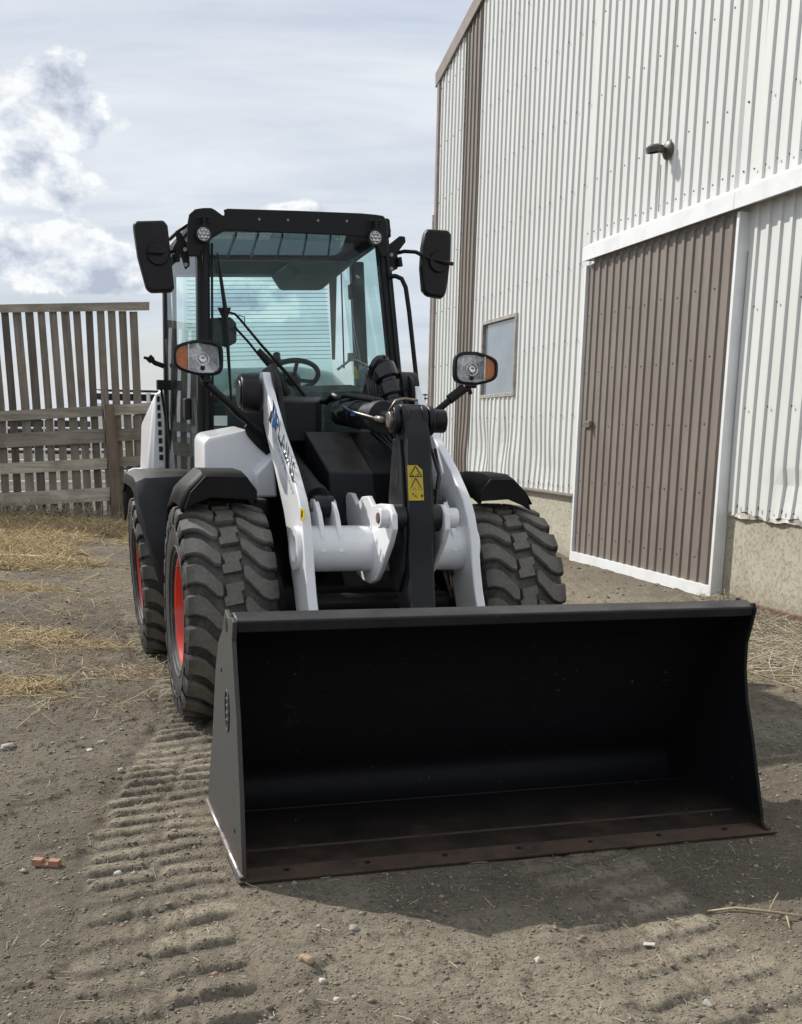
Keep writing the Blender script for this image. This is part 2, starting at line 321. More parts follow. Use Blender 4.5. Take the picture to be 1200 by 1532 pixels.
def bucketmat(name, base, rust_lo, worn=(.06, .055, .05), spec=.5):
    m = bpy.data.materials.new(name); m.use_nodes = True; t = m.node_tree; b = t.nodes['Principled BSDF']; b.inputs['Specular IOR Level'].default_value = spec
    c = N(t, 'ShaderNodeTexCoord'); v = c.outputs['Object']; s_ = N(t, 'ShaderNodeSeparateXYZ'); LK(t, v, s_.inputs[0])
    n1 = noise(t, v, 4.5, 9, .65); n2 = noise(t, v, 26, 7, .7)
    zf = ramp(t, s_.outputs[2], [(0.0, .20), (.22, .0)]).outputs[0]
    yf = ramp(t, mathn(t, 'MULTIPLY', s_.outputs[1], -1.0), [(.0, 0.0), (1.0, 1.0)]).outputs[0]
    fw = N(t, 'ShaderNodeMapRange', inp={'From Min': 1.6, 'From Max': 2.2, 'To Min': 0.0, 'To Max': .16}); LK(t, mathn(t, 'MULTIPLY', s_.outputs[1], -1.0), fw.inputs[0])
    low = mathn(t, 'MULTIPLY', zf, mathn(t, 'MULTIPLY', fw.outputs[0], 6.0))
    rf = ramp(t, mathn(t, 'ADD', n1, low), [(rust_lo, 0.0), (rust_lo+.14, 1.0)]).outputs[0]
    col = mix(t, ramp(t, n2, [(.60, 0), (.72, 1)]).outputs[0], base, worn)
    rc = mix(t, ramp(t, n2, [(.35, 0), (.65, 1)]).outputs[0], (.085, .036, .020), (.040, .024, .017))
    col = mix(t, rf, col, rc)
    # dusty film lying on the floor of the bucket
    dz_ = ramp(t, s_.outputs[2], [(0.016, 1.0), (0.05, 0.0)]).outputs[0]
    fl_ = N(t, 'ShaderNodeMapRange', inp={'From Min': 1.55, 'From Max': 2.05, 'To Min': 0.0, 'To Max': 1.0}); LK(t, mathn(t, 'MULTIPLY', s_.outputs[1], -1.0), fl_.inputs[0])
    dd = mathn(t, 'MULTIPLY', mathn(t, 'MULTIPLY', dz_, fl_.outputs[0]), ramp(t, n1, [(.32, .25), (.62, 1.0)]).outputs[0])
    col = mix(t, mathn(t, 'MULTIPLY', dd, .85), col, (.052, .038, .028))
    sp2 = ramp(t, noise(t, v, 34, 5, .7), [(.655, 0.0), (.70, 1.0)]).outputs[0]
    col = mix(t, mathn(t, 'MULTIPLY', sp2, ramp(t, n1, [(.45, 0.0), (.58, 1.0)]).outputs[0]), col, (.10, .078, .062))
    # long thin scrapes
    mpn = N(t, 'ShaderNodeMapping', inp={'Scale': (3.0, 30, 22), 'Rotation': (.2, .5, .1)}); LK(t, v, mpn.inputs[0])
    sc_ = ramp(t, noise(t, mpn.outputs[0], 3.0, 3, .5), [(.70, 0), (.74, 1)]).outputs[0]
    sc_ = mathn(t, 'MULTIPLY', sc_, ramp(t, n1, [(.5, 0), (.62, .6)]).outputs[0])
    col = mix(t, sc_, col, (.05, .043, .038))
    LK(t, col, b.inputs['Base Color'])
    rr = N(t, 'ShaderNodeMapRange', inp={'To Min': .66, 'To Max': .88}); LK(t, rf, rr.inputs[0]); LK(t, rr.outputs[0], b.inputs['Roughness'])
    bn = N(t, 'ShaderNodeBump', inp={'Strength': .18, 'Distance': .006}); LK(t, n2, bn.inputs['Height']); LK(t, bn.outputs[0], b.inputs['Normal'])
    return m
M['bucket'] = bucketmat('bucket_black_paint', (.0048, .0048, .0065), .66, worn=(.011, .0095, .0085), spec=.25)
M['bucketside'] = bucketmat('bucket_side_worn', (.045, .044, .041), .58, worn=(.085, .075, .062))
M['edge'] = mat('worn_cutting_edge', (.095, .060, .042), .7, metal=.1, col2=(.050, .037, .030), nscale=9, bump=.25, bscale=60, third=((.15, .105, .08), 30, .62, .74))
M['weld'] = mat('polished_wear_bar', (.42, .41, .42), .38, metal=.75, col2=(.25, .2, .17), nscale=20, bump=.3, bscale=60)
def woodmat(name, a, b_, c_, streak=(9, 9, .7)):
    m = bpy.data.materials.new(name); m.use_nodes = True; t = m.node_tree; b = t.nodes['Principled BSDF']; b.inputs['Roughness'].default_value = .9
    c = N(t, 'ShaderNodeTexCoord'); oi = N(t, 'ShaderNodeObjectInfo')
    ad = N(t, 'ShaderNodeVectorMath', operation='ADD'); LK(t, c.outputs['Object'], ad.inputs[0])
    sc2 = mathn(t, 'MULTIPLY', oi.outputs['Random'], 37.0); cb = N(t, 'ShaderNodeCombineXYZ'); LK(t, sc2, cb.inputs[0]); LK(t, cb.outputs[0], ad.inputs[1])
    mpn = N(t, 'ShaderNodeMapping', inp={'Scale': streak}); LK(t, ad.outputs[0], mpn.inputs[0])
    n1 = noise(t, mpn.outputs[0], 2.2, 9, .68, .4); n2 = noise(t, ad.outputs[0], 2.2, 5, .6); n3 = noise(t, mpn.outputs[0], 9, 6, .7)
    col = mix(t, ramp(t, n1, [(.38, 0), (.64, 1)]).outputs[0], a, b_)
    col = mix(t, ramp(t, n2, [(.50, 0), (.70, .8)]).outputs[0], col, c_)
    col = mix(t, ramp(t, n3, [(.60, 0), (.70, .75)]).outputs[0], col, (.025, .02, .016))
    hv = N(t, 'ShaderNodeHueSaturation'); LK(t, col, hv.inputs['Color'])
    mr = N(t, 'ShaderNodeMapRange', inp={'To Min': .62, 'To Max': 1.35}); LK(t, oi.outputs['Random'], mr.inputs[0]); LK(t, mr.outputs[0], hv.inputs['Value'])
    LK(t, hv.outputs[0], b.inputs['Base Color'])
    bn = N(t, 'ShaderNodeBump', inp={'Strength': .6, 'Distance': .01}); LK(t, n1, bn.inputs['Height']); LK(t, bn.outputs[0], b.inputs['Normal'])
    return m
M['slat'] = woodmat('weathered_slat', (.130, .108, .088), (.200, .178, .150), (.10, .088, .074))
M['rail'] = woodmat('weathered_rail', (.25, .225, .18), (.42, .385, .32), (.18, .165, .125), streak=(.7, 9, 9))
M['post'] = woodmat('weathered_post', (.14, .105, .075), (.19, .15, .115), (.10, .085, .06))
def concrete():
    m = bpy.data.materials.new('rough_concrete'); m.use_nodes = True; t = m.node_tree; b = t.nodes['Principled BSDF']; b.inputs['Roughness'].default_value = .92
    c = N(t, 'ShaderNodeTexCoord'); v = c.outputs['Object']
    n1 = noise(t, v, 1.6, 7, .6); n2 = noise(t, v, 34, 9, .75); n3 = noise(t, v, 90, 4, .6)
    s_ = N(t, 'ShaderNodeSeparateXYZ'); LK(t, v, s_.inputs[0])
    col = mix(t, ramp(t, n1, [(.35, 0), (.68, 1)]).outputs[0], (.46, .43, .34), (.385, .36, .29))
    col = mix(t, ramp(t, n2, [(.58, 0), (.74, .42)]).outputs[0], col, (.29, .255, .19))
    col = mix(t, ramp(t, noise(t, v, 5.5, 6, .6), [(.50, 0), (.72, .35)]).outputs[0], col, (.34, .31, .235))
    splash = mathn(t, 'SUBTRACT', mathn(t, 'ADD', n1, .12), mathn(t, 'MULTIPLY', s_.outputs[2], 1.4), clamp=True)
    col = mix(t, ramp(t, splash, [(.2, 0), (.62, .6)]).outputs[0], col, (.30, .255, .18))
    LK(t, col, b.inputs['Base Color'])
    bn = N(t, 'ShaderNodeBump', inp={'Strength': .7, 'Distance': .012})
    LK(t, mathn(t, 'ADD', ramp(t, n2, [(.52, 1), (.66, 0)]).outputs[0], mathn(t, 'MULTIPLY', n3, .5)), bn.inputs['Height']); LK(t, bn.outputs[0], b.inputs['Normal'])
    return m
M['concrete'] = concrete()
def dirt():
    m = bpy.data.materials.new('packed_gravel_dirt'); m.use_nodes = True; t = m.node_tree; b = t.nodes['Principled BSDF']; b.inputs['Roughness'].default_value = .95
    b.inputs['Specular IOR Level'].default_value = .15
    c = N(t, 'ShaderNodeTexCoord'); v = c.outputs['Object']; s_ = N(t, 'ShaderNodeSeparateXYZ'); LK(t, v, s_.inputs[0])
    at = N(t, 'ShaderNodeAttribute', attribute_name='pack'); sa = N(t, 'ShaderNodeAttribute', attribute_name='straw')
    n0 = noise(t, v, .55, 5, .6); n1 = noise(t, v, 3.0, 8, .65); n2 = noise(t, v, 38, 7, .7); n3 = noise(t, v, 140, 4, .65)
    col = mix(t, ramp(t, n0, [(.38, 0), (.62, 1)]).outputs[0], (.146, .124, .095), (.225, .197, .152))
    col = mix(t, ramp(t, n1, [(.40, 0), (.68, .75)]).outputs[0], col, (.118, .100, .076))
    col = mix(t, at.outputs['Fac'], col, (.35, .305, .23))
    vo = N(t, 'ShaderNodeTexVoronoi', inp={'Scale': 95.0}); LK(t, v, vo.inputs['Vector'])
    hs = N(t, 'ShaderNodeSeparateColor'); LK(t, vo.outputs['Color'], hs.inputs[0])
    peb = mathn(t, 'MULTIPLY', ramp(t, vo.outputs['Distance'], [(.25, 1), (.42, 0)]).outputs[0], ramp(t, hs.outputs[0], [(.62, 0), (.7, 1)]).outputs[0])
    pc = mix(t, hs.outputs[1], (.12, .11, .10), (.34, .31, .26))
    col = mix(t, mathn(t, 'MULTIPLY', peb, .6), col, pc)
    col = mix(t, ramp(t, n2, [(.36, .6), (.52, 0)]).outputs[0], col, (.09, .076, .058))
    sf = mathn(t, 'MULTIPLY', sa.outputs['Fac'], ramp(t, noise(t, v, 12, 6, .7), [(.35, 0), (.6, 1)]).outputs[0])
    col = mix(t, sf, col, mix(t, n2, (.27, .20, .10), (.44, .34, .18)))
    LK(t, col, b.inputs['Base Color'])
    h = mathn(t, 'ADD', mathn(t, 'MULTIPLY', n2, .55), mathn(t, 'ADD', mathn(t, 'MULTIPLY', n3, .22), mathn(t, 'MULTIPLY', peb, .3)))
    bn = N(t, 'ShaderNodeBump', inp={'Strength': 1.0, 'Distance': .026}); LK(t, h, bn.inputs['Height']); LK(t, bn.outputs[0], b.inputs['Normal'])
    return m
M['dirt'] = dirt()
# ------------------------------------------------------------------ value noise in numpy
_G = rng.random((256, 256))
def vn(x, y):
    xi = np.floor(x).astype(int); yi = np.floor(y).astype(int); fx = x-xi; fy = y-yi
    fx = fx*fx*(3-2*fx); fy = fy*fy*(3-2*fy)
    g = lambda a, b: _G[a & 255, b & 255]
    return (g(xi, yi)*(1-fx)+g(xi+1, yi)*fx)*(1-fy)+(g(xi, yi+1)*(1-fx)+g(xi+1, yi+1)*fx)*fy
def fbm(x, y, o=4):
    s = 0; a = .5
    for k in range(o): s = s+a*vn(x*2**k+17.3*k, y*2**k+9.1*k); a *= .5
    return s
def smooth(a, b, x): t = np.clip((x-a)/(b-a), 0, 1); return t*t*(3-2*t)
# tread pattern shared by the tires and by the tracks they leave
PITCH_L = 2*math.pi*.525/22
LUG = [(-.205, -.036, .047), (-.165, -.041, .048), (-.130, -.028, .046), (-.100, .003, .044), (-.078, .030, .043), (-.054, .045, .034)]
def track_mask(u, s):
    sm = np.mod(s+PITCH_L/2, PITCH_L)-PITCH_L/2
    out = np.zeros_like(u)
    for sgn in (1, -1):
        uu = u*sgn; ss = s*sgn
        cen = np.interp(uu, [l[0] for l in LUG], [l[1] for l in LUG]); hw = np.interp(uu, [l[0] for l in LUG], [l[2] for l in LUG])
        d = np.mod(ss-cen+PITCH_L/2, PITCH_L)-PITCH_L/2
        out = np.maximum(out, smooth(hw+.012, hw-.004, np.abs(d))*smooth(-.215, -.195, uu)*smooth(-.045, -.058, uu))
    out = np.maximum(out, smooth(.062, .052, np.abs(np.mod(s-.42*PITCH_L+PITCH_L/2, PITCH_L)-PITCH_L/2))*smooth(.050, .040, np.abs(u)))
    return out
def gh(x, y):
    """ground height, packed-dirt attribute, straw attribute"""
    x = np.asarray(x, float); y = np.asarray(y, float)
    l = (x-LO[0])*LL[0]+(y-LO[1])*LL[1]; w = (x-LO[0])*LF[0]+(y-LO[1])*LF[1]
    h = (fbm(x*.7, y*.7, 3)-.45)*.05 + (fbm(x*5, y*5, 4)-.47)*.022 + (fbm(x*26, y*26, 3)-.45)*.010
    h = h*smooth(0, 1.0, np.hypot(x-0, y-0)/2)
    cl = smooth(.52, .72, fbm(x*9+40, y*9+11, 4)); h = h+cl*.014
    pack = np.zeros_like(x)
    def bars(u, w, p, seed):
        # one pass of a lugged wheel: two columns of bars, each plate of soil ramping up and breaking off sharply
        wb = (fbm(x*2.5+seed, y*2.5+seed, 3)-.45)*.09+(fbm(x*24+seed, y*24, 2)-.37)*.020
        out = np.zeros_like(u)
        for c0, c1, sl, ph in ((-.215, -.03, .20, 0.0), (.005, .215, .26, .45)):
            f = np.mod((w+wb-sl*(u-c0)*-1)/p+ph, 1.0); sid = np.floor((w+wb+sl*(u-c0))/p+ph)
            amp = np.clip(.45+1.3*fbm(sid*.73+seed*5+u*1.5, sid*.31+c0*7+seed, 2), .4, 1.2)
            prof = smooth(0, .62, f)*smooth(1.0, .86, f)
            e0 = .06*(vn(sid*1.7+seed, sid*.9+c0*9)-.5); out = np.maximum(out, prof*amp*smooth(c0-.025+e0, c0+.01+e0, u)*smooth(c1+.025+e0, c1-.01+e0, u))
        return out
    for off, wmin, wmax, dep in ((0.0, -4.2, 7.0, .0185), (1.40, -4.2, 7.0, .017), (.42, .2, 6.0, .004)):
        mid = np.where(w > 0, -.74-.338*w+.052*w*w, -.74)+off
        mid = np.where(w > 3.2, -.74-.338*3.2+.052*3.2**2+off-.02*(w-3.2), mid)
        u = l-mid; ins = smooth(.30, .19, np.abs(u)+(fbm(x*6, y*6, 3)-.45)*.08)*smooth(wmin, wmin+.3, w)*smooth(wmax, wmax-.3, w)
        fade = .72+.28*smooth(.30, .55, fbm(x*1.7+off*9+5, y*1.7+3, 3))
        if off == 0.0:
            tm = np.where(w < 2.25+.3*u, bars(u, w, .112, 1.0), bars(u, w, .150, 2.0)*(1-.55*smooth(.016, .0, np.abs(np.abs(u-.0)-.07))))
            h = h*(1-ins*.58)+ins*(tm*dep*fade-.012); pk = ins*(.15+.85*tm)
        elif off > 1:
            tm = bars(u, w, .155, 4.0)*(1-.5*smooth(.016, .0, np.abs(np.abs(u)-.075)))
            h = h*(1-ins*.75)+ins*(tm*dep*fade-.020); pk = ins*(.30+.65*tm)
        else:
            h = h-ins*.010; pk = ins*.35
        h = h+smooth(.22, .30, np.abs(u))*smooth(.44, .30, np.abs(u))*.005*smooth(wmin, wmin+.3, w)*(dep > .01)
        pack = np.maximum(pack, pk*(.15+.75*smooth(.3, .6, fbm(x*2.3+3, y*2.3+8, 4))))
    # oscillating rear axle stands in a lower spot, bank at the fence, slope at the barn foot
    h = h-.067*smooth(-1.0, -1.7, w)*smooth(.5, -.3, l)*smooth(-3.6, -2.8, w)
    s = (x-WO[0])*WD[0]+(y-WO[1])*WD[1]; n = (x-WO[0])*WN[0]+(y-WO[1])*WN[1]
    h = h-.045*smooth(3.2, 4.6, s)*smooth(1.6, .1, n)*smooth(-.6, 0, n)+.0
    h = h+.02*smooth(.6, .1, n)*smooth(3.4, 1.0, s)
    h = h+(.0+.16*fbm(x*1.3, y*1.3, 4))*smooth(14.4, 16.0, y)*smooth(-2.5, -4.5, x)*smooth(19, 17, y)
    # keep dirt out of the tire bodies and the bucket floor
    keep = smooth(2.6, 2.25, w)*smooth(1.3, 1.5, w)*smooth(1.12, .98, np.abs(l)); h = np.where(h > -.012, h*(1-keep)-.012*keep, h)
    st = np.zeros_like(x)
    nz = fbm(x*2.1+7, y*2.1+1, 4)
    for (bx, by, ax, ay, k) in ((-5.6, 15.0, 2.4, 2.0, 1.3), (-4.9, 13.0, 1.3, 1.4, 1.2), (-4.0, 11.9, .8, .7, .9), (-3.3, 9.9, .5, .3, .8), (-2.7, 7.8, .6, .42, .9), (-2.1, 7.6, .4, .3, .4), (-2.15, 5.95, .50, .24, 1.1),
                            (2.9, 8.0, 1.2, 1.6, 1.1), (2.45, 6.8, .5, .6, 1.0), (3.2, 10.2, .5, 1.6, .7), (-1.5, 6.3, .3, .25, .4)):
        d = np.hypot((x-bx)/ax, (y-by)/ay); st = np.maximum(st, k*smooth(1.15, .3, d+(nz-.45)*1.3))
    st = np.clip(st, 0, 1)*smooth(.0, .15, n)
    h = h+st*.015
    pale = smooth(.9, .2, np.hypot((x-.55)/1.5, (y-2.6)/.75)+(fbm(x*2, y*2, 4)-.45)*.9)*.5+smooth(1, .3, np.hypot((x-1.0)/2.2, (y-10.5)/3.5))*.45
    pack = np.maximum(pack, pale)
    return h, np.clip(pack, 0, 1), st
def axis(segs):
    a = [segs[0][0]]
    for x0, x1, d0, d1 in segs:
        x = x0
        while x < x1-1e-6:
            f = (x-x0)/(x1-x0); x = min(x+d0+(d1-d0)*f, x1); a.append(x)
    return np.array(a)
ax_x = axis([(-600, -60, 60, 12), (-60, -12, 8, .8), (-12, -6, .4, .08), (-6, -1.6, .05, .012), (-1.6, 2.2, .009, .009), (2.2, 6, .015, .12), (6, 14, .3, 1), (14, 60, 2, 10), (60, 600, 12, 60)])
ax_y = axis([(-40, 0, 8, 1.5), (0, 2.1, .4, .05), (2.1, 4.9, .009, .010), (4.9, 8, .011, .022), (8, 18, .025, .10), (18, 40, .15, 1.5), (40, 120, 2, 10), (120, 900, 15, 90)])
X, Y = np.meshgrid(ax_x, ax_y); Hh, Pk, St = gh(X, Y)
fadeh = smooth(60, 30, np.hypot(X, Y)); Hh = Hh*fadeh
nx, ny = len(ax_x), len(ax_y)
idx = np.arange(nx*ny).reshape(ny, nx)
fc = np.stack([idx[:-1, :-1].ravel(), idx[:-1, 1:].ravel(), idx[1:, 1:].ravel(), idx[1:, :-1].ravel()], 1)
ground = np_mesh('ground', np.stack([X.ravel(), Y.ravel(), Hh.ravel()], 1), fc, M['dirt'], smooth=True)
for nm, A_ in (('pack', Pk), ('straw', St)):
    at_ = ground.data.attributes.new(nm, 'FLOAT', 'POINT'); at_.data.foreach_set('value', A_.ravel().astype(np.float32))
tag(ground, 'dry packed dirt and gravel yard with tire tracks', kind='structure')
def gz(x, y): return float(gh(np.array([x]), np.array([y]))[0][0])
# ------------------------------------------------------------------ gravel and straw (stuff)
OCT = np.array([(1, 0, 0), (0, 1, 0), (-1, 0, 0), (0, -1, 0), (0, 0, 1), (0, 0, -1)], float)
OF = np.array([(0, 1, 4), (1, 2, 4), (2, 3, 4), (3, 0, 4), (1, 0, 5), (2, 1, 5), (3, 2, 5), (0, 3, 5)])
def blocked(x, y):
    l = (x-LO[0])*LL[0]+(y-LO[1])*LL[1]; w = (x-LO[0])*LF[0]+(y-LO[1])*LF[1]
    return (np.abs(l) < 1.0) & (w > 1.42) & (w < 2.22)
def wallside(x, y): return ((x-WO[0])*WN[0]+(y-WO[1])*WN[1]) < .05
def pebbles(name, n, y0, y1, smin, smax, power, matl, xr=.42, lab=''):
    y = y0+(y1-y0)*rng.random(n)**1.5; x = (rng.random(n)*2-1)*(y*xr+.25)
    k = ~(blocked(x, y) | wallside(x, y)); x = x[k]; y = y[k]; h, pk, st = gh(x, y)
    k = rng.random(len(x)) > pk*.75; x, y, h = x[k], y[k], h[k]; n = len(x)
    s = smin+(smax-smin)*rng.random(n)**power; s = s*(1+.10*np.maximum(y-3, 0))
    v = OCT[None]*s[:, None, None]*(.7+.5*rng.random((n, 6, 1)))*np.array([1, .85, .55])
    a = rng.random(n)*6.28; c, si = np.cos(a), np.sin(a)
    vx = v[..., 0]*c[:, None]-v[..., 1]*si[:, None]; vy = v[..., 0]*si[:, None]+v[..., 1]*c[:, None]
    V = np.stack([vx+x[:, None], vy+y[:, None], v[..., 2]+h[:, None]+s[:, None]*.12], -1).reshape(-1, 3)
    Fc = (OF[None]+np.arange(n)[:, None, None]*6).reshape(-1, 3)
    o = np_mesh(name, V, Fc, matl, smooth=True); tag(o, lab, kind='stuff'); return o
def gravelmat():
    m = bpy.data.materials.new('mixed_gravel'); m.use_nodes = True; t = m.node_tree; b = t.nodes['Principled BSDF']; b.inputs['Roughness'].default_value = .9
    g = N(t, 'ShaderNodeNewGeometry'); r = g.outputs['Random Per Island']
    c = ramp(t, r, [(0, (.085, .075, .062)), (.3, (.16, .142, .115)), (.62, (.22, .195, .155)), (.84, (.30, .27, .22)), (.94, (.26, .17, .11)), (1, (.42, .39, .33))])
    LK(t, c.outputs[0], b.inputs['Base Color']); return m
M['gravel'] = gravelmat()
pebbles('gravel', 52000, 2.2, 9.5, .0016, .0075, 2.2, M['gravel'], lab='fine loose gravel scattered over the dirt yard')
pebbles('pebbles', 5200, 2.2, 15, .006, .016, 3.0, M['gravel'], lab='loose pebbles scattered over the dirt yard')
def strands(name, pts_xy, L0, L1, rad, matl, lift, lab, tilt=.25, dirs=None):
    x, y = pts_xy; n = len(x); h, _, _ = gh(x, y)
    a = rng.random(n)*6.28 if dirs is None else dirs+rng.normal(0, .5, n)
    el = rng.normal(0, tilt, n); Ls = L0+(L1-L0)*rng.random(n)**1.6
    d = np.stack([np.cos(a)*np.cos(el), np.sin(a)*np.cos(el), np.sin(el)], 1)
    base = np.stack([x, y, h+.003+rng.random(n)**2*lift+np.abs(d[:, 2])*Ls*.42], 1)
    side = np.stack([-np.sin(a), np.cos(a), np.zeros(n)], 1); upv = np.cross(d, side)
    bend = rng.normal(0, .10, n)*Ls; rr = rad*(.6+.8*rng.random(n))
    V = []
    for tt in (-.5, 0, .5):
        c = base+d*(Ls*tt)[:, None]+side*(bend*(4*tt*tt-1)*.5)[:, None]
        for k in range(3):
            an = k*2.094; V.append(c+side*(rr*math.cos(an))[:, None]+upv*(rr*math.sin(an))[:, None])
    V = np.stack(V, 1).reshape(-1, 3)
    q = [(i*3+k, i*3+(k+1) % 3, (i+1)*3+(k+1) % 3, (i+1)*3+k) for i in range(2) for k in range(3)]
    Fc = (np.array(q)[None]+np.arange(n)[:, None, None]*9).reshape(-1, 4)
    o = np_mesh(name, V, Fc, matl); tag(o, lab, kind='stuff'); return o
def strawmat(name, cols):
    m = bpy.data.materials.new(name); m.use_nodes = True; t = m.node_tree; b = t.nodes['Principled BSDF']; b.inputs['Roughness'].default_value = .7
    g = N(t, 'ShaderNodeNewGeometry'); c = ramp(t, g.outputs['Random Per Island'], [(i/(len(cols)-1), c_) for i, c_ in enumerate(cols)])
    LK(t, c.outputs[0], b.inputs['Base Color']); return m
M['strawm'] = strawmat('loose_straw', [(.24, .17, .09), (.42, .31, .155), (.54, .41, .21), (.46, .37, .22), (.66, .54, .33)])
M['stalkm'] = strawmat('bleached_stalks', [(.20, .16, .11), (.36, .31, .22), (.46, .41, .31), (.30, .26, .19), (.52, .46, .34)])
def sample(n, x0, x1, y0, y1, f):
    x = x0+(x1-x0)*rng.random(n); y = y0+(y1-y0)*rng.random(n); st = gh(x, y)[2]
    k = (rng.random(n) < f(x, y, st)) & ~blocked(x, y) & ~wallside(x, y); return x[k], y[k]
strands('hay', sample(115000, -8.5, -2.6, 10.8, 16.6, lambda x, y, s: s*.9), .06, .24, .0026, M['strawm'], .05, 'loose golden hay heaped along the foot of the fence', tilt=.28)
strands('straw_litter', sample(42000, -5.0, -1.2, 5.2, 12.0, lambda x, y, s: s**1.2*.75+.03+.10*(fbm(x*3, y*3, 3) > .52)), .05, .20, .0018, M['strawm'], .02, 'thin scattering of yellow straw on the dirt left of the loader')
strands('stalk_litter', sample(15000, 1.85, 4.6, 5.9, 11.5, lambda x, y, s: s**1.1*.62), .07, .42, .0027, M['stalkm'], .035, 'bleached stalks and chaff lying beside the barn wall', dirs=math.radians(150))
strands('chaff', (lambda y: ((rng.random(3000)*2-1)*(y*.42+.2), y))(2.3+9*rng.random(3000)), .015, .06, .0011, M['stalkm'], .004, 'short bits of straw trodden into the yard')
xg = -6.5+3.1*rng.random(1600); yg = 16.35+.35*rng.random(1600)
sg_ = 3.45+3.0*rng.random(1500)**1.3; ng_ = .05+.40*rng.random(1500)**2
strands('wall_weeds', (WO[0]+WD[0]*sg_+WN[0]*ng_, WO[1]+WD[1]*sg_+WN[1]*ng_), .08, .30, .0022, M['stalkm'], .05, 'dry weeds and stalks along the foot of the concrete barn base', tilt=.22)
o = strands('dry_weeds', (xg, yg), .12, .34, .0035, M['stalkm'], .10, 'dry weeds standing along the bottom of the fence', tilt=.9)
# ------------------------------------------------------------------ the wheel loader
loader = empty('wheel_loader', tuple(LO), TH)
tag(loader, 'white and black compact wheel loader with orange-red rims and wide black front bucket', 'wheel loader')
def part(mb, name, m, **k): return mb.obj(name, M[m] if isinstance(m, str) else m, loader if 'parent' not in k else k.pop('parent'), **k)
# wheels ------------------------------------------------------------
def tire_mesh():
    mb = MB()
    prof = [(-.165, .262), (-.178, .272), (-.196, .30), (-.208, .34), (-.213, .385), (-.210, .43), (-.201, .468), (-.184, .485), (-.14, .495), (-.07, .500), (0, .501),
            (.07, .500), (.14, .495), (.184, .485), (.201, .468), (.210, .43), (.213, .385), (.208, .34), (.196, .30), (.178, .272), (.165, .262)]
    mb.lathe(prof, (0, 0, 0), (1, 0, 0), 88)
    for r_, u_ in ((.415, .2125), (.318, .2025), (.292, .192)):      # moulded sidewall rings
        for sg in (-1, 1): mb.lathe([(sg*(u_-.004), r_+.006), (sg*(u_+.0035), r_+.003), (sg*(u_+.0035), r_-.003), (sg*(u_-.004), r_-.006)], (0, 0, 0), (1, 0, 0), 88)
    def pt(u, s, r): a = s/.525; return (u, -r*math.sin(a), r*math.cos(a))
    def rtop(u): return .5275-.024*(abs(u)/.2)**2.6
    def strip(st, s0, sg):
        vs = []; fs = []
        for (u, c, h, top, bot) in st:
            for (k, r) in ((-h-.007, bot), (-h, top-.007), (-h+.007, top), (h-.007, top), (h, top-.007), (h+.007, bot)):
                vs.append(pt(sg*u, s0+sg*(c+k), r))
        m = len(st)
        for i in range(m-1):
            for k in range(5): fs.append((i*6+k, i*6+k+1, (i+1)*6+k+1, (i+1)*6+k))
        fs.append(tuple(range(6))); fs.append(tuple(range((m-1)*6, m*6)))
        mb.add(vs, fs)
    for i in range(22):
        s0 = i*PITCH_L
        for sg in (1, -1):
            st = [(-.2145, -.026, .031, .425, .400), (-.2165, -.032, .035, .455, .428), (-.212, -.035, .037, .486, .450)]
            st += [(u, c, h, rtop(u), .480) for u, c, h in LUG]; st += [(-.049, .048, .018, rtop(.05)-.004, .484)]
            strip(st, s0+(PITCH_L*.04 if sg < 0 else 0), sg)
        b = [(-.040, -.044), (.045, -.060), (.050, -.022), (.033, -.010), (.043, .044), (-.044, .060), (-.050, .020), (-.034, .008)]
        A_ = [pt(u, s0+PITCH_L*.42+s, .484) for u, s in b]; B_ = [pt(u*.93, s0+PITCH_L*.42+s*.94, .5275) for u, s in b]
        mb.prism(A_, B_)
    return mb
def rim_mesh():
    mb = MB()
    for sg in (-1, 1):
        mb.lathe([(sg*.163, .262), (sg*.176, .270), (sg*.182, .268), (sg*.180, .256), (sg*.160, .248), (sg*.125, .240), (sg*.115, .222), (sg*.05, .214), (sg*.045, .205), (sg*.040, .16), (sg*.075, .12), (sg*.075, .085)], (0, 0, 0), (1, 0, 0), 72)
    mb.lathe([(-.10, .001), (-.10, .045), (-.085, .075), (.085, .075), (.10, .045), (.10, .001)], (0, 0, 0), (1, 0, 0), 40)
    return mb
def nuts_mesh():
    mb = MB()
    for k in range(8):
        a = k*math.pi/4; c = Vector((0, math.cos(a)*.14, math.sin(a)*.14))
        for sg in (-1, 1): mb.cyl(c+Vector((sg*.05, 0, 0)), c+Vector((sg*.085, 0, 0)), .014, 6)
    mb.cyl((-.150, .17, .165), (-.19, .165, .16), .006, 8)
    return mb
spots = [(-.716, 0, .525, None, .3), (.716, 0, .525, None, .1), (-.735, -2.08, .525, 'R', 1.2), (.735, -2.08, .525, 'R', .7)]
tire0 = rim0 = None; nuts0 = []
for i, (l, w, z, fr, spin) in enumerate(spots):
    pos = P(l, w, z) if fr is None else R(l, w, z-.02)
    if i == 0:
        rim0 = rim_mesh().obj('wheel', M['rim'], loader, smooth=2)
        tire0 = tire_mesh().obj('tire', M['rubber'], rim0, smooth=2); nuts0 = nuts_mesh().objs('wheel_nut', M['bolt'], rim0)
        wh = rim0
    else:
        wh = rim0.copy(); COL.objects.link(wh)
        for c0 in [tire0]+nuts0:
            c_ = c0.copy(); COL.objects.link(c_); c_.parent = wh
    wh.location = pos; wh.rotation_euler = (spin, (0 if fr is None else -RHO), 0)
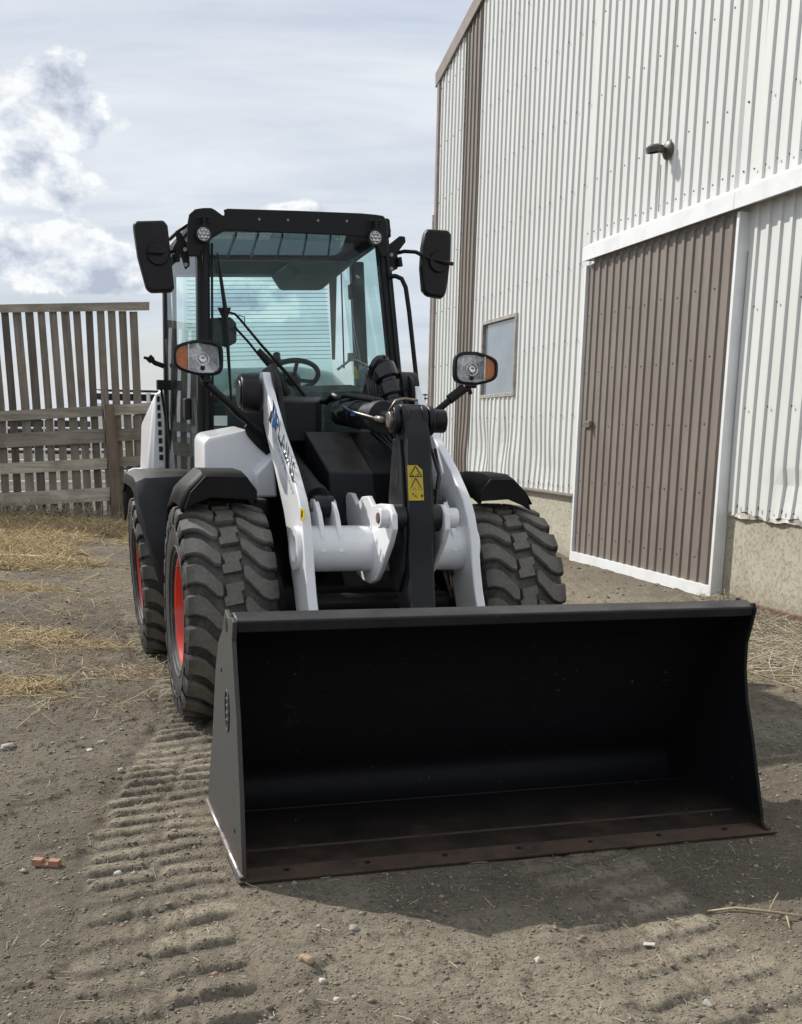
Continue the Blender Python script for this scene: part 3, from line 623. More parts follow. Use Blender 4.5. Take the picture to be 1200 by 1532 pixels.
# bucket ------------------------------------------------------------
BW = .957
prof_out = [(2.105, .0), (1.90, .0), (1.60, .0), (1.50, .012), (1.455, .05), (1.445, .12), (1.525, .24), (1.60, .42), (1.66, .56), (1.735, .67), (1.82, .735), (1.90, .775), (1.985, .795)]
prof_in = [(2.105, .0135), (1.90, .014), (1.61, .014), (1.53, .03), (1.485, .07), (1.478, .13), (1.552, .235), (1.625, .412), (1.685, .55), (1.75, .652), (1.83, .716), (1.905, .757), (1.99, .778)]
def cr_spline(p, k=4):
    o_ = []
    for i in range(len(p)-1):
        a, b, c, d = p[max(i-1, 0)], p[i], p[i+1], p[min(i+2, len(p)-1)]
        for j in range(k):
            t = j/k; o_.append(tuple(.5*((2*b[m])+(-a[m]+c[m])*t+(2*a[m]-5*b[m]+4*c[m]-d[m])*t*t+(-a[m]+3*b[m]-3*c[m]+d[m])*t**3) for m in (0, 1)))
    return o_+[p[-1]]
prof_out = cr_spline(prof_out); prof_in = cr_spline(prof_in)
bk = MB(); n_ = len(prof_out)
vs = []
for l in (-BW, BW-.008):
    vs += [P(l, *q) for q in prof_out]+[P(l, *q) for q in prof_in]
fs = []
for i in range(n_-1):
    a = 2*n_
    fs += [(i, i+1, a+i+1, a+i), (n_+i, n_+i+1, a+n_+i+1, a+n_+i), (i, i+1, n_+i+1, n_+i), (a+i, a+i+1, a+n_+i+1, a+n_+i)]
fs += [(0, n_, 3*n_, 2*n_), (n_-1, 2*n_-1, 4*n_-1, 3*n_-1)]
bk.add(vs, fs)
bucket = bk.obj('bucket', M['bucket'], loader, smooth=2)
side_poly = [(2.19, .003), (2.155, .25), (2.10, .50), (2.05, .64), (2.022, .735), (2.045, .80), (2.02, .812), (1.95, .80), (1.885, .818), (1.86, .79), (1.835, .75), (1.73, .685), (1.66, .58), (1.56, .31), (1.455, .12), (1.44, .05), (1.47, .003)]
side_r = [(2.19, .003), (2.158, .03), (2.105, .18), (2.05, .33), (2.00, .45), (1.973, .56), (1.968, .66), (1.99, .735), (2.004, .79), (1.99, .812), (1.93, .80)]+side_poly[8:]
for sg, mt, nm in ((-1, 'bucketside', 'worn grey bucket side plate with an embossed oval'), (1, 'bucket', None)):
    l0, l1 = (-.972, -.957) if sg < 0 else (.9445, .958)
    if sg > 0: side_poly = side_r
    pl = MB().prism([P(l0, *q) for q in side_poly], [P(l1, *q) for q in side_poly]).obj('side_plate', M[mt], bucket, bevel=.003)
    if nm: pl['label'] = nm
    wb = MB()
    for (a, b) in (((1.44, .028), (1.80, .020)), ((1.80, .020), (2.19, .013))):
        wb.tube([P(sg*(.975 if sg < 0 else .960), *a), P(sg*(.977 if sg < 0 else .962), (a[0]+b[0])/2, (a[1]+b[1])/2+.002), P(sg*(.975 if sg < 0 else .960), *b)], .0085, 8)
    wb.obj('weld_bead', M['weld' if sg < 0 else 'rebar'], bucket, smooth=True)
# embossed oval with raised marks
ov = MB(); ring = []
for k in range(25):
    a = 2*math.pi*k/24; ring.append(P(-.9735, 1.925+.040*math.cos(a), .49+.068*math.sin(a)))
ov.tube(ring, .0035, 6, cap=False)
for k, dz in enumerate((.035, .012, -.012, -.036)):
    ov.tube([P(-.974, 1.905, .49+dz), P(-.974, 1.925, .497+dz*1.02), P(-.974, 1.945, .488+dz)], .0035, 6)
ov.obj('embossed_oval', M['bucketside'], bucket, smooth=True)
hl = MB(); hl.cyl(P(-.9735, 1.915, .772), P(-.9745, 1.915, .772), .022, 16); hl.cyl(P(-.9735, 1.80, .60), P(-.9745, 1.80, .60), .008, 10); hl.cyl(P(-.9735, 2.05, .12), P(-.9745, 2.05, .12), .008, 10)
hl.objs('side_hole', M['decalblack'], bucket)
MB().prism([P(-.985, 1.955, .015), P(-.985, 2.205, .002), P(-.985, 2.20, -.008), P(-.985, 1.955, -.010)], [P(.985, 1.955, .015), P(.985, 2.205, .002), P(.985, 2.20, -.008), P(.985, 1.955, -.010)]).obj('cutting_edge', M['edge'], bucket, bevel=.002)
MB().prism([P(-.957, 2.022, .760), P(-.957, 2.026, .800), P(-.957, 1.95, .818), P(-.957, 1.86, .80), P(-.957, 1.95, .782)], [P(.958, 1.992, .762), P(.958, 1.998, .798), P(.958, 1.94, .816), P(.958, 1.86, .80), P(.958, 1.94, .782)]).obj('top_lip', M['dark'], bucket, bevel=.006, smooth=True)
bs = MB()
for k in range(7):
    bs.cyl(P(-.82+.27*k, 2.145, .0), P(-.82+.27*k, 2.145, .0085), .009, 8)
bs.objs('edge_hole_disc', M['decalblack'], bucket)  # flat black discs painted as the dark of holes in the edge
cr_ = MB()
for q in [(-.3, 1.62, .55), (-.1, 1.6, .45), (.3, 1.58, .42), (.62, 1.67, .61)]: cr_.cyl(P(*q), P(q[0], q[1]+.02, q[2]), .008, 6)
for z0_ in (.20,):      # internal weld seam along the floor
    cr_.tube([P(-.95, 1.575, .0195), P(0, 1.575, .0195), P(.95, 1.575, .0195)], .0045, 5)
cr_.objs('weld_seam', M['bucket'], bucket)
# bucket rear coupler and linkage
q = MB(); q.box(P, (-.36, 1.20, .12), (-.30, 1.44, .62)); q.box(P, (.30, 1.20, .12), (.36, 1.44, .62)); q.box(P, (-.36, 1.38, .50), (.36, 1.46, .60)); q.cyl(P(-.42, 1.33, .22), P(.42, 1.33, .22), .045)
q.obj('bucket_coupler', M['dark'], loader, bevel=.006)
# loader arms ---------------------------------------------------------
front = [(-.40, 1.69), (-.36, 1.645), (-.22, 1.535), (-.03, 1.400), (.13, 1.310), (.27, 1.230), (.38, 1.155), (.455, 1.10), (.515, 1.03), (.555, .96), (.585, .88), (.61, .79), (.65, .69), (.70, .60), (.80, .46), (1.10, .33), (1.36, .28)]
back = [(1.38, .16), (1.12, .16), (.85, .24), (.66, .34), (.53, .44), (.44, .54), (.37, .66), (.30, .764), (.255, .85), (.205, .93), (.14, 1.01), (.055, 1.085), (-.10, 1.215), (-.27, 1.342), (-.40, 1.44), (-.465, 1.53), (-.50, 1.62), (-.49, 1.69)]
arm_poly = front+back
dz_r = .0
for sg in (-1, 1):
    l0, l1 = (sg*.418, sg*.374)
    lab = 'white loader arm with the PLAINS lettering' if sg < 0 else None
    a_ = MB().prism([P(l0, *q_) for q_ in arm_poly], [P(l1, *q_) for q_ in arm_poly]).obj('loader_arm', M['white'], loader, bevel=.007, smooth=True, seg=3)
    if lab: a_['label'] = lab
    if sg < 0: armL = a_
    # hub ring where the cross tube passes through
    rg = MB(); rg.lathe([(0, .062), (sg*.020, .062), (sg*.020, .098), (-sg*.01, .104)], P(sg*.418, .445, .872), (1, 0, 0), 36)
    rg.obj('tube_ring', M['white'], a_, smooth=2)
    MB().lathe([(0, .0005), (0, .062)], P(sg*.4205, .445, .872), (1, 0, 0), 36).obj('tube_end', M['white'], a_)
tt_ = MB(); tt_.cyl(P(-.376, .43, .868), P(.376, .43, .868), .106, 40); tt_.obj('cross_tube', M['white'], loader, smooth=2)
# lever lug plates on the cross tube
lug = [(.02, .98), (.0, 1.09), (.03, 1.105), (.11, 1.105), (.205, 1.055), (.30, 1.10), (.40, 1.108), (.48, 1.07), (.60, 1.085), (.74, 1.09), (.80, 1.05), (.81, .985), (.765, .92), (.70, .855), (.635, .79), (.56, .735), (.46, .705), (.36, .705), (.24, .722), (.18, .76)]
for (l0, l1) in ((-.078, -.052), (.165, .19)):
    MB().prism([P(l0, *q_) for q_ in lug], [P(l1, *q_) for q_ in lug]).obj('lever_lug', M['white'], loader, bevel=.006, smooth=True)
for (l0, l1) in ((-.118, -.052), (.165, .245)):
    b_ = MB(); b_.cyl(P(l0, .725, 1.03), P(l1, .725, 1.03), .045, 28); b_.obj('pin_boss', M['white'], loader, bevel=.004, smooth=True)
pn = MB(); pn.cyl(P(-.124, .725, 1.03), P(.25, .725, 1.03), .024, 20); pn.obj('lever_pin', M['rebar'], loader, bevel=.003)
lg2 = [(.24, .90), (.27, 1.06), (.31, 1.09), (.37, 1.09), (.45, 1.03), (.52, .94), (.54, .86)]
for l0 in (-.315, -.235, .235, .315):
    MB().prism([P(l0-.011, *q_) for q_ in lg2], [P(l0+.011, *q_) for q_ in lg2]).obj('cylinder_lug', M['white'], loader, bevel=.004)
# bell-crank lever: tall black box section
lev_f = [(.66, 1.50), (.70, 1.42), (.735, 1.36), (.765, 1.15), (.80, 1.00), (.80, .90), (.86, .62), (1.02, .38), (1.12, .33)]
lev_b = [(1.08, .25), (.92, .32), (.72, .50), (.60, .75), (.545, .95), (.54, 1.15), (.56, 1.30), (.555, 1.42), (.57, 1.50), (.61, 1.525)]
lev = MB().prism([P(.004, *q_) for q_ in lev_f+lev_b], [P(.117, *q_) for q_ in lev_f+lev_b]).obj('bell_crank_lever', M['dark'], loader, bevel=.012, smooth=True, seg=3)
for l0, l1 in ((-.012, .0035), (.1175, .133)):
    sidep = [(.545, .80), (.535, .98), (.52, 1.10), (.55, 1.28), (.565, 1.37), (.66, 1.37), (.70, 1.27), (.74, 1.10), (.775, .95), (.77, .80), (.70, .70), (.60, .70)]
    MB().prism([P(l0, *q_) for q_ in sidep], [P(l1, *q_) for q_ in sidep]).obj('side_cheek', M['dark'], lev, bevel=.004)
ho = MB(); ho.cyl(P(-.0135, .63, 1.20), P(-.0125, .63, 1.20), .045, 20); ho.cyl(P(-.0135, .66, .85), P(-.0125, .66, .85), .06, 20); ho.objs('lever_hole', M['decalblack'], lev)
hb = MB(); hb.cyl(P(-.050, .715, 1.03), P(.0, .715, 1.03), .060, 24); hb.cyl(P(.12, .715, 1.03), P(.163, .715, 1.03), .060, 24); hb.objs('seal_ring', M['rubberhose'], lev, smooth=2)
# top pin with clevis plates
for (l0, l1, rr_) in ((-.035, -.008, .062), (.0, .03, .070), (.09, .118, .070), (.125, .155, .066)):
    b_ = MB(); b_.cyl(P(l0, .615, 1.452), P(l1, .615, 1.452), rr_, 28); b_.obj('clevis_cheek', M['dark'], lev, bevel=.006, smooth=True)
b_ = MB(); b_.cyl(P(-.050, .615, 1.452), P(.20, .615, 1.452), .036, 24); b_.obj('top_pin', M['steel'], lev, bevel=.004, smooth=True)
b_ = MB(); b_.cyl(P(.155, .615, 1.452), P(.215, .615, 1.452), .052, 20); b_.obj('pin_head', M['blackplastic'], lev, bevel=.006, smooth=True)
b_ = MB(); b_.tube([P(-.05, .63, 1.49), P(-.02, .63, 1.535), P(.02, .63, 1.545), P(.09, .60, 1.54)], .006, 8); b_.obj('grease_pipe', M['steel'], lev, smooth=True)
# tilt cylinder
tc_ = MB(); tc_.cyl(P(.055, -.62, 1.50), P(.055, .12, 1.472), .066, 32); tc_.cyl(P(.055, .10, 1.473), P(.055, .20, 1.47), .078, 32); tc_.cyl(P(.055, -.30, 1.489), P(.055, -.24, 1.486), .072, 32)
tilt = tc_.obj('tilt_cylinder', M['dark'], loader, bevel=.006, smooth=True)
tb = MB(); tb.cyl(P(.055, .20, 1.47), P(.055, .58, 1.455), .035, 24); tb.obj('piston_rod', M['chrome'], tilt, smooth=2)
tb = MB(); tb.tube([P(-.02, -.30, 1.53), P(-.03, -.1, 1.50), P(-.035, .45, 1.455)], .006, 8); tb.cyl(P(-.032, .38, 1.46), P(-.032, .47, 1.455), .014, 12); tb.obj('indicator_rod', M['steel'], tilt, smooth=True)
tb = MB(); tb.box(P, (-.016, -.16, 1.478), (-.0125, -.08, 1.502)); tb.obj('blue_mark', M['decalblue'], tilt)
tb = MB()
for (a, b) in (((-.1, -.45), (.1, -.15)), ((.02, -.5), (.18, -.25)), ((-.06, -.5), (-.12, .0))):
    tb.tube([P(a[0], a[1], 1.55), P((a[0]+b[0])/2, (a[1]+b[1])/2, 1.585), P(b[0], b[1], 1.56)], .014, 10)
tb.objs('hydraulic_hose', M['rubberhose'], tilt, smooth=True)
# lift cylinders
for sg in (-1, 1):
    a, b = P(sg*.275, -.52, 1.02), P(sg*.275, .34, 1.055); a = P(sg*.275, -.62, 1.30)
    c_ = MB(); c_.cyl(a, a.lerp(b, .86), .055, 28); c_.cyl(a.lerp(b, .82), a.lerp(b, .90), .064, 28); lc = c_.obj('lift_cylinder', M['dark'], loader, bevel=.005, smooth=True)
    c_ = MB(); c_.cyl(a.lerp(b, .88), b, .030, 20); c_.cyl(b+Vector((-.045, 0, 0)), b+Vector((.045, 0, 0)), .05, 24); c_.obj('rod_eye', M['dark'], lc, smooth=2)
    c_ = MB(); c_.cyl(b+Vector((-.062, 0, 0)), b+Vector((.062, 0, 0)), .024, 16); c_.obj('cylinder_pin', M['steel'], lc, smooth=2)
# front frame / tower
tw = MB()
for sg in (-1, 1):
    tp = [(-.75, 1.72), (-.50, 1.74), (-.36, 1.62), (-.10, 1.20), (.10, .95), (.15, .55), (-.6, .45), (-.95, .55), (-.85, 1.2)]
    l0 = sg*.355; l1 = sg*.325
    tw.prism([P(l0, *q_) for q_ in tp], [P(l1, *q_) for q_ in tp])
tw.box(P, (-.32, -.72, .50), (.32, -.66, 1.40)); tw.box(P, (-.32, -.9, .42), (.32, .14, .56))
frame = tw.obj('front_frame', M['black'], loader, bevel=.006)
for sg in (-1, 1):
    b_ = MB(); b_.cyl(P(sg*.355, -.40, 1.60), P(sg*.375, -.40, 1.60), .10, 32)
    b_.obj('arm_pivot', M['black'], frame, bevel=.005, smooth=True)
    d_ = MB(); c0 = F(372, 590, -.45) if sg < 0 else F(607, 583, -.45)
    d_.cyl(Vector((c0.x-.045, c0.y, c0.z)), Vector((c0.x+.05, c0.y, c0.z)), .092, 32); d_.cyl(Vector((c0.x-.055, c0.y, c0.z)), Vector((c0.x-.04, c0.y, c0.z)), .07, 32)
    d_.obj('pivot_disc', M['blackplastic'], frame, bevel=.006, smooth=True)
# dark valve cover box and sloping front cover
def fpoly(pts, w): return [F(x, y, w) for x, y in pts]
MB().prism(fpoly([(398, 598), (474, 600), (476, 662), (398, 662)], -.38), fpoly([(404, 592), (482, 594), (482, 660), (404, 660)], -.62)).obj('valve_box', M['fender'], frame, bevel=.012, smooth=True)
MB().prism([P(-.15, -.02, .94), P(-.155, -.03, 1.20), P(.075, -.03, 1.20), P(.11, -.02, .94)], [P(-.17, -.35, .94), P(-.22, -.32, 1.40), P(.02, -.32, 1.40), P(.11, -.35, .94)]).obj('front_cover', M['fender'], frame, bevel=.01, smooth=True)
MB().prism([P(.11, -.10, .94), P(.08, -.10, 1.20), P(.30, -.10, 1.20), P(.32, -.10, .94)], [P(.11, -.45, .94), P(.02, -.42, 1.40), P(.32, -.42, 1.42), P(.32, -.45, .94)]).obj('hose_guard', M['black'], frame, bevel=.01)
# hoses around the centre
hs = MB()
for k in range(5):
    l = .14+.035*k
    hs.tube([P(l, -.30, 1.40), P(l+.05, -.05, 1.30-.02*k), P(.17+.02*k, .25, 1.18), P(.16+.012*k, .45, 1.05), P(.17+.01*k, .60, .98)], .011, 8)
hs.tube([P(.19, .57, 1.33), P(.205, .60, 1.20), P(.18, .64, 1.10), P(.2, .62, .95)], .008, 8); hs.tube([P(.16, .58, 1.35), P(.19, .63, 1.22), P(.17, .66, 1.12), P(.18, .6, .95)], .008, 8)
hs.objs('hydraulic_hose', M['rubberhose'], loader, smooth=True)
# axle and lower clutter
ax = MB(); ax.cyl(P(-.56, 0, .525), P(.56, 0, .525), .12, 24); ax.lathe([(-.22, .12), (-.12, .22), (.12, .22), (.22, .12)], P(0, 0, .525), (1, 0, 0), 28)
ax.lathe([(-.53, .1), (-.51, .19), (-.42, .19), (-.40, .1)], P(0, 0, .525), (1, 0, 0), 28); ax.lathe([(.53, .1), (.51, .19), (.42, .19), (.40, .1)], P(0, 0, .525), (1, 0, 0), 28)
ax.obj('front_axle', M['black'], loader, smooth=2)
ax = MB(); ax.cyl(R(-.56, -2.08, .50), R(.56, -2.08, .50), .11, 24); ax.obj('rear_axle', M['black'], loader, smooth=2)
ch = MB(); ch.box(R, (-.42, -3.2, .45), (.42, -1.0, .98)); ch.box(R, (-.60, -2.2, .62), (.60, -1.15, 1.05)); ch.obj('rear_chassis', M['black'], loader, bevel=.01)
cb = MB(); cb.box(P, (-.34, .12, .46), (.34, .24, .66)); cb.cyl(P(-.34, .36, .60), P(.34, .36, .60), .05, 20); cb.cyl(P(-.14, .30, .52), P(.02, .30, .52), .06, 20); cb.obj('cross_member', M['black'], loader, bevel=.008)
vl = MB()
for (x, y, r_) in ((684, 866, .022), (690, 880, .030), (700, 893, .020), (691, 902, .024), (706, 905, .016), (681, 893, .013), (712, 888, .012)):
    c0 = F(x, y, .33); vl.cyl(c0, c0+Vector((-.03, -.03, .05)), r_, 10)
for k in range(3):
    vl.tube([F(672+6*k, 850, .3), F(676+8*k, 875, .33), F(684+10*k, 905, .33), F(684+9*k, 930, .35)], .008, 8)
vl.tube([F(664, 850, .25), F(676, 893, .27)], .012, 8)
vl.objs('hydraulic_coupler', M['steel'], loader, smooth=2)
# front fenders
def fender(sg):
    W_ = lambda l: l*sg
    top = [(.20, 1.175), (.10, 1.20), (-.15, 1.205), (-.42, 1.16), (-.60, 1.02), (-.66, .80), (-.64, .58)]
    inner = .56; outer = .905 if sg < 0 else .84
    if sg > 0: top = top[:3]+[(-.35, 1.19)]
    mb = MB(); sec = []
    for (w, z) in top:
        k = 1 if w > -.5 else .9
        sec.append([P(W_(inner), w, z-.115), P(W_(inner+.03), w, z-.03), P(W_(inner+.06), w, z), P(W_(outer-.10), w, z), P(W_(outer-.035), w, z-.06), P(W_(outer), w, z-(.16 if sg < 0 else .115))])
    vs = []; fs = []
    for s_ in sec: vs += s_
    m = 6
    for i in range(len(sec)-1):
        for k in range(m-1): fs.append((i*m+k, i*m+k+1, (i+1)*m+k+1, (i+1)*m+k))
    mb.add(vs, fs)
    o = mb.obj('front_fender', M['fenderblack'], loader, smooth=2)
    so = o.modifiers.new('thick', 'SOLIDIFY'); so.thickness = .014; so.offset = 0
    # drop-down front lip
    lp = [(inner, 1.075), (inner+.0, 1.12), (inner+.05, 1.185), (outer-.105, 1.185), (outer-.035, 1.11), (outer-.005, 1.03), (outer-.05, 1.055), (outer-.13, 1.085)]
    MB().prism([P(W_(a), .215, b) for a, b in lp], [P(W_(a), .195, b) for a, b in lp]).obj('fender_lip', M['fenderblack'], o, bevel=.004)
fender(-1); fender(1)
# inner skirt between left front tire and arm
for sg in (-1, 1):
    MB().prism([P(sg*.46, -.05, 1.065), P(sg*.56, -.05, 1.065), P(sg*.56, -.12, .85), P(sg*.50, -.10, .75), P(sg*.46, -.10, .75)], [P(sg*.46, -.75, 1.065), P(sg*.56, -.75, 1.065), P(sg*.56, -.75, .85), P(sg*.50, -.75, .75), P(sg*.46, -.75, .75)]).obj('inner_skirt', M['fender'], loader, bevel=.01)
# rear fenders
for sg in (-1, 1):
    rf = MB(); fr_ = [(-1.42, .45), (-1.42, .80), (-1.48, 1.02), (-1.58, 1.15), (-1.80, 1.175), (-2.45, 1.175), (-2.62, 1.10), (-2.66, .9)]
    vs = []; fs = []
    for i, (w, z) in enumerate(fr_):
        o_ = .93 if i > 1 else (.80 if i == 0 else .88)
        vs += [R(sg*.60, w, z), R(sg*(o_-.05), w, z), R(sg*o_, w-.02, z-.02), R(sg*(o_+.015), w-.06, z-.08)]
    for i in range(len(fr_)-1):
        for k in range(3): fs.append((i*4+k, i*4+k+1, (i+1)*4+k+1, (i+1)*4+k))
    rf.add(vs, fs); o = rf.obj('rear_fender', M['fender'], loader, smooth=2); so = o.modifiers.new('thick', 'SOLIDIFY'); so.thickness = .016; so.offset = 0
# white front body boxes under the cab
def wbox(sg):
    x = lambda l: sg*l
    b1 = MB().prism([P(x(.72), -.40, 1.06), P(x(.72), -.40, 1.33), P(x(.70), -.40, 1.352), P(x(.50), -.40, 1.40), P(x(.37), -.40, 1.29), P(x(.36), -.40, 1.06)], [P(x(.72), -.80, 1.06), P(x(.72), -.80, 1.35), P(x(.70), -.80, 1.38), P(x(.50), -.80, 1.42), P(x(.37), -.80, 1.32), P(x(.36), -.80, 1.06)])
    o = b1.obj('white_side_tank', M['white'], loader, bevel=.022, smooth=True, seg=3)
    MB().prism([P(x(.475), -.30, 1.06), P(x(.475), -.30, 1.18), P(x(.38), -.30, 1.275), P(x(.36), -.30, 1.06)], [P(x(.475), -.42, 1.06), P(x(.475), -.42, 1.20), P(x(.38), -.42, 1.30), P(x(.36), -.42, 1.06)]).obj('tank_step', M['white'], o, bevel=.014, smooth=True, seg=3)
wbox(-1)
# ------------------------------------------------------------------ cab
cab = MB()
ZB, ZT = 1.16, 2.47
hwB, hwT = .632, .545
def hw(z): return hwB+(hwT-hwB)*(z-ZB)/(ZT-ZB)
WF, WR = -1.03, -2.30
RW = .055      # the cab is wider at its rear pillars
def pillar(sg, w, zb=ZB, zt=ZT, dl=.075, dw=.08, lean=0.0, e=0.0):
    hw = lambda z: hwB+(hwT-hwB)*(z-ZB)/(ZT-ZB)+e
    a = [R(sg*hw(zb), w, zb), R(sg*(hw(zb)-dl), w, zb), R(sg*(hw(zb)-dl), w-dw, zb), R(sg*hw(zb), w-dw, zb)]
    b = [R(sg*hw(zt), w+lean, zt), R(sg*(hw(zt)-dl), w+lean, zt), R(sg*(hw(zt)-dl), w-dw+lean, zt), R(sg*hw(zt), w-dw+lean, zt)]
    return MB().prism(a, b)
for sg in (-1, 1):
    pillar(sg, WF+.02, dl=.072).obj('front_pillar', M['dark'], loader, bevel=.014, smooth=True)
    if sg < 0: pillar(sg, WR+.06, dl=.085, e=RW).obj('rear_pillar', M['black'], loader, bevel=.012, smooth=True)
    else: MB().box(R, (.648, -2.30, 1.16), (.735, -2.22, 2.49)).obj('rear_pillar', M['black'], loader, bevel=.012, smooth=True)
    # seal line along the pillar
    s_ = MB(); s_.tube([R(sg*(hw(1.2)-.080), WF+.028, 1.2), R(sg*(hw(2.42)-.080), WF+.028, 2.42)], .007, 6); s_.tube([R(sg*(hw(1.2)-.030), WF+.030, 1.2), R(sg*(hw(2.42)-.030), WF+.030, 2.42)], .006, 6)
    s_.obj('window_seal', M['blackplastic'], loader, smooth=True)
# roof: thick cap with rounded corners, hollow frame for the skylight
def roof_outline(e, z, w0, w1):
    pts = []; r_ = .09
    for (cx_, cw_, a0) in ((.60+e-r_, w1+e-r_, 0), (-.60-e+r_, w1+e-r_, 90), (-.60-e+r_, w0-e+r_, 180), (.60+e-r_, w0-e+r_, 270)):
        for k in range(5):
            a = math.radians(a0+22.5*k); pts.append((cx_+r_*math.cos(a), cw_+r_*math.sin(a), z))
    return pts
rin = [(.34, -1.16), (-.38, -1.16), (-.50, -2.12), (.54, -2.12)]
ZR0, ZR1 = 2.500, 2.514
rf_ = MB(); o1 = roof_outline(-.02, ZR0, -2.42, -.99); o3 = roof_outline(-.02, ZR1, -2.42, -.99); n_ = len(o1)
rf_.add([R(*q_) for q_ in o1+o3], [(i, (i+1) % n_, n_+(i+1) % n_, n_+i) for i in range(n_)])
def ring(mb, z, outline):      # annulus between the outline and the rectangular opening
    L_ = [(a, b) for a, b, _ in outline]; vv = [R(a, b, z) for a, b in L_]; hh = [R(a, b, z) for a, b in rin]
    nn = len(L_); vs_ = vv+hh; q_ = nn//4; f_ = []
    for c_ in range(4):
        for k in range(q_-1): f_.append((c_*q_+k, c_*q_+k+1, nn+c_))
        f_.append((c_*q_+q_-1, ((c_+1)*q_) % nn, nn+(c_+1) % 4, nn+c_))
    mb.add(vs_, f_)
ring(rf_, ZR1, o3); ring(rf_, ZR0, o1)
rf_.add([R(a, b, ZR0) for a, b in rin]+[R(a, b, ZR1) for a, b in rin], [(i, (i+1) % 4, 4+(i+1) % 4, 4+i) for i in range(4)])
roof = rf_.obj('cab_roof', M['black'], loader, smooth=2)
sr_ = MB()
for sg in (-1, 1):
    sr_.prism([R(sg*.520, -1.0, 2.46), R(sg*.555, -1.0, 2.46), R(sg*.550, -1.0, 2.56), R(sg*.520, -1.0, 2.565)], [R(sg*.555, -2.42, 2.44), R(sg*.625, -2.42, 2.44), R(sg*.610, -2.42, 2.53), R(sg*.555, -2.42, 2.54)])
sr_.objs('roof_side_rail', M['black'], roof, bevel=.01)
MB().prism([R(*q_, 2.506) for q_ in rin], [R(*q_, 2.511) for q_ in rin]).obj('skylight', M['roofglass'], roof)
sb = MB()
for x in (-.30, -.175, -.035, .105, .245):
    sb.prism([R(x-.004, -1.18, 2.485), R(x+.004, -1.18, 2.485), R(x+.004, -1.18, 2.503), R(x-.004, -1.18, 2.503)], [R(x*1.22+.16-.005, -2.12, 2.485), R(x*1.22+.16+.005, -2.12, 2.485), R(x*1.22+.16+.005, -2.12, 2.503), R(x*1.22+.16-.005, -2.12, 2.503)])
sb.objs('skylight_bar', M['black'], roof)
# one-piece front visor with rounded ears, notched at its left end
fas = [(283, 384), (280, 372), (280, 336), (283, 320), (291, 313), (304, 311), (316, 311), (322, 314), (334, 323), (336, 319), (334, 314), (341, 312), (440, 315), (540, 319), (562, 321), (574, 323), (579, 331), (580, 350), (580, 384), (570, 384), (567, 374), (556, 364), (545, 356), (522, 353), (508, 352), (335, 345), (322, 352), (312, 362), (303, 372), (297, 384)]
MB().prism([F(x, y, -.93) for x, y in fas], [F(x, y, -.96) for x, y in fas]).obj('roof_visor', M['black'], roof, bevel=.006)
rv = MB()
for x in (388, 431, 476, 519): rv.cyl(F(x, 328+.02*(x-388), -.935), F(x, 328+.02*(x-388), -.925), .007, 8)
rv.objs('rivet', M['bolt'], roof)
hd = MB(); hd.box(R, (-.55, -2.32, 2.40), (.55, -2.135, 2.478))
hd.obj('headliner', M['headliner'], roof, bevel=.01)
ac = MB().prism([R(.08, -1.62, 2.40), R(.14, -1.62, 2.345), R(.42, -1.62, 2.345), R(.52, -1.62, 2.42)], [R(.08, -2.2, 2.40), R(.14, -2.2, 2.30), R(.42, -2.2, 2.30), R(.52, -2.2, 2.40)]).obj('air_duct', M['headliner'], roof, bevel=.02, smooth=True)
# cab lower structure, floor and glass
lo_ = MB(); lo_.prism([R(-hw(1.16), WF, 1.10), R(hw(1.16), WF, 1.10), R(hw(1.2), WF, 1.20), R(-hw(1.2), WF, 1.20)], [R(-hw(1.16), WR, 1.00), R(hw(1.16), WR, 1.00), R(hw(1.2), WR, 1.06), R(-hw(1.2), WR, 1.06)])
lo_.obj('cab_floor', M['black'], loader, bevel=.01)
def pane(mb, q_, t_=.006):
    n = (q_[1]-q_[0]).cross(q_[2]-q_[0]).normalized()*t_; mb.prism(q_, [v+n for v in q_]); return mb
ws = MB(); pane(ws, [R(-hw(1.20)+.07, WF-.02, 1.20), R(hw(1.20)-.07, WF-.02, 1.20), R(hw(2.48)-.07, WF-.02, 2.48), R(-hw(2.48)+.07, WF-.02, 2.48)]); ws.obj('windshield', M['glass'], loader)
for sg in (-1, 1):
    g_ = MB(); q_ = [R(sg*(hw(1.12)-.012), WF-.06, 1.12), R(sg*(hw(1.12)-.012+RW), WR+.02, 1.12), R(sg*(hw(2.46)-.012+RW), WR+.02, 2.46), R(sg*(hw(2.46)-.012), WF-.06, 2.46)]
    g_ = pane(g_, q_).obj('door_glass' if sg < 0 else 'side_glass', M['sideglass' if sg < 0 else 'sideglass2'], loader)
rw = MB(); pane(rw, [R(-hw(1.78)+.08, WR, 1.60), R(hw(1.78)-.08, WR, 1.60), R(hw(2.4)-.08, WR, 2.43), R(-hw(2.4)+.08, WR, 2.43)]); rwo = rw.obj('rear_window', M['glass'], loader)
ht = MB()
for k in range(20):
    z = 1.87+.0265*k; ht.tube([R(-hw(z)+.10, WR+.012, z), R(.49, WR+.012, z)], .0021, 4)
ht.objs('heating_wire', M['dark'], rwo)
st_ = MB(); pst = [(.50, 2.42), (.555, 2.42), (.515, 1.86), (.495, 1.86)]
st_.prism([R(a, WR+.03, b) for a, b in pst], [R(a, WR+.02, b) for a, b in pst]); st_.obj('brown_strip', M['browntrim'], rwo)  # brown strip inside the rear window, narrowing downwards
ed = MB(); ed.tube([R(.585, WR+.03, 2.42), R(.575, WR+.03, 1.80)], .005, 6); ed.obj('window_edge', M['black'], rwo)
# right mid pillar seen through the windshield, with latch
lt = MB(); lt.box(R, (.605, -2.1, 2.24), (.70, -2.2, 2.34)); lt.obj('latch_box', M['black'], loader, bevel=.01)
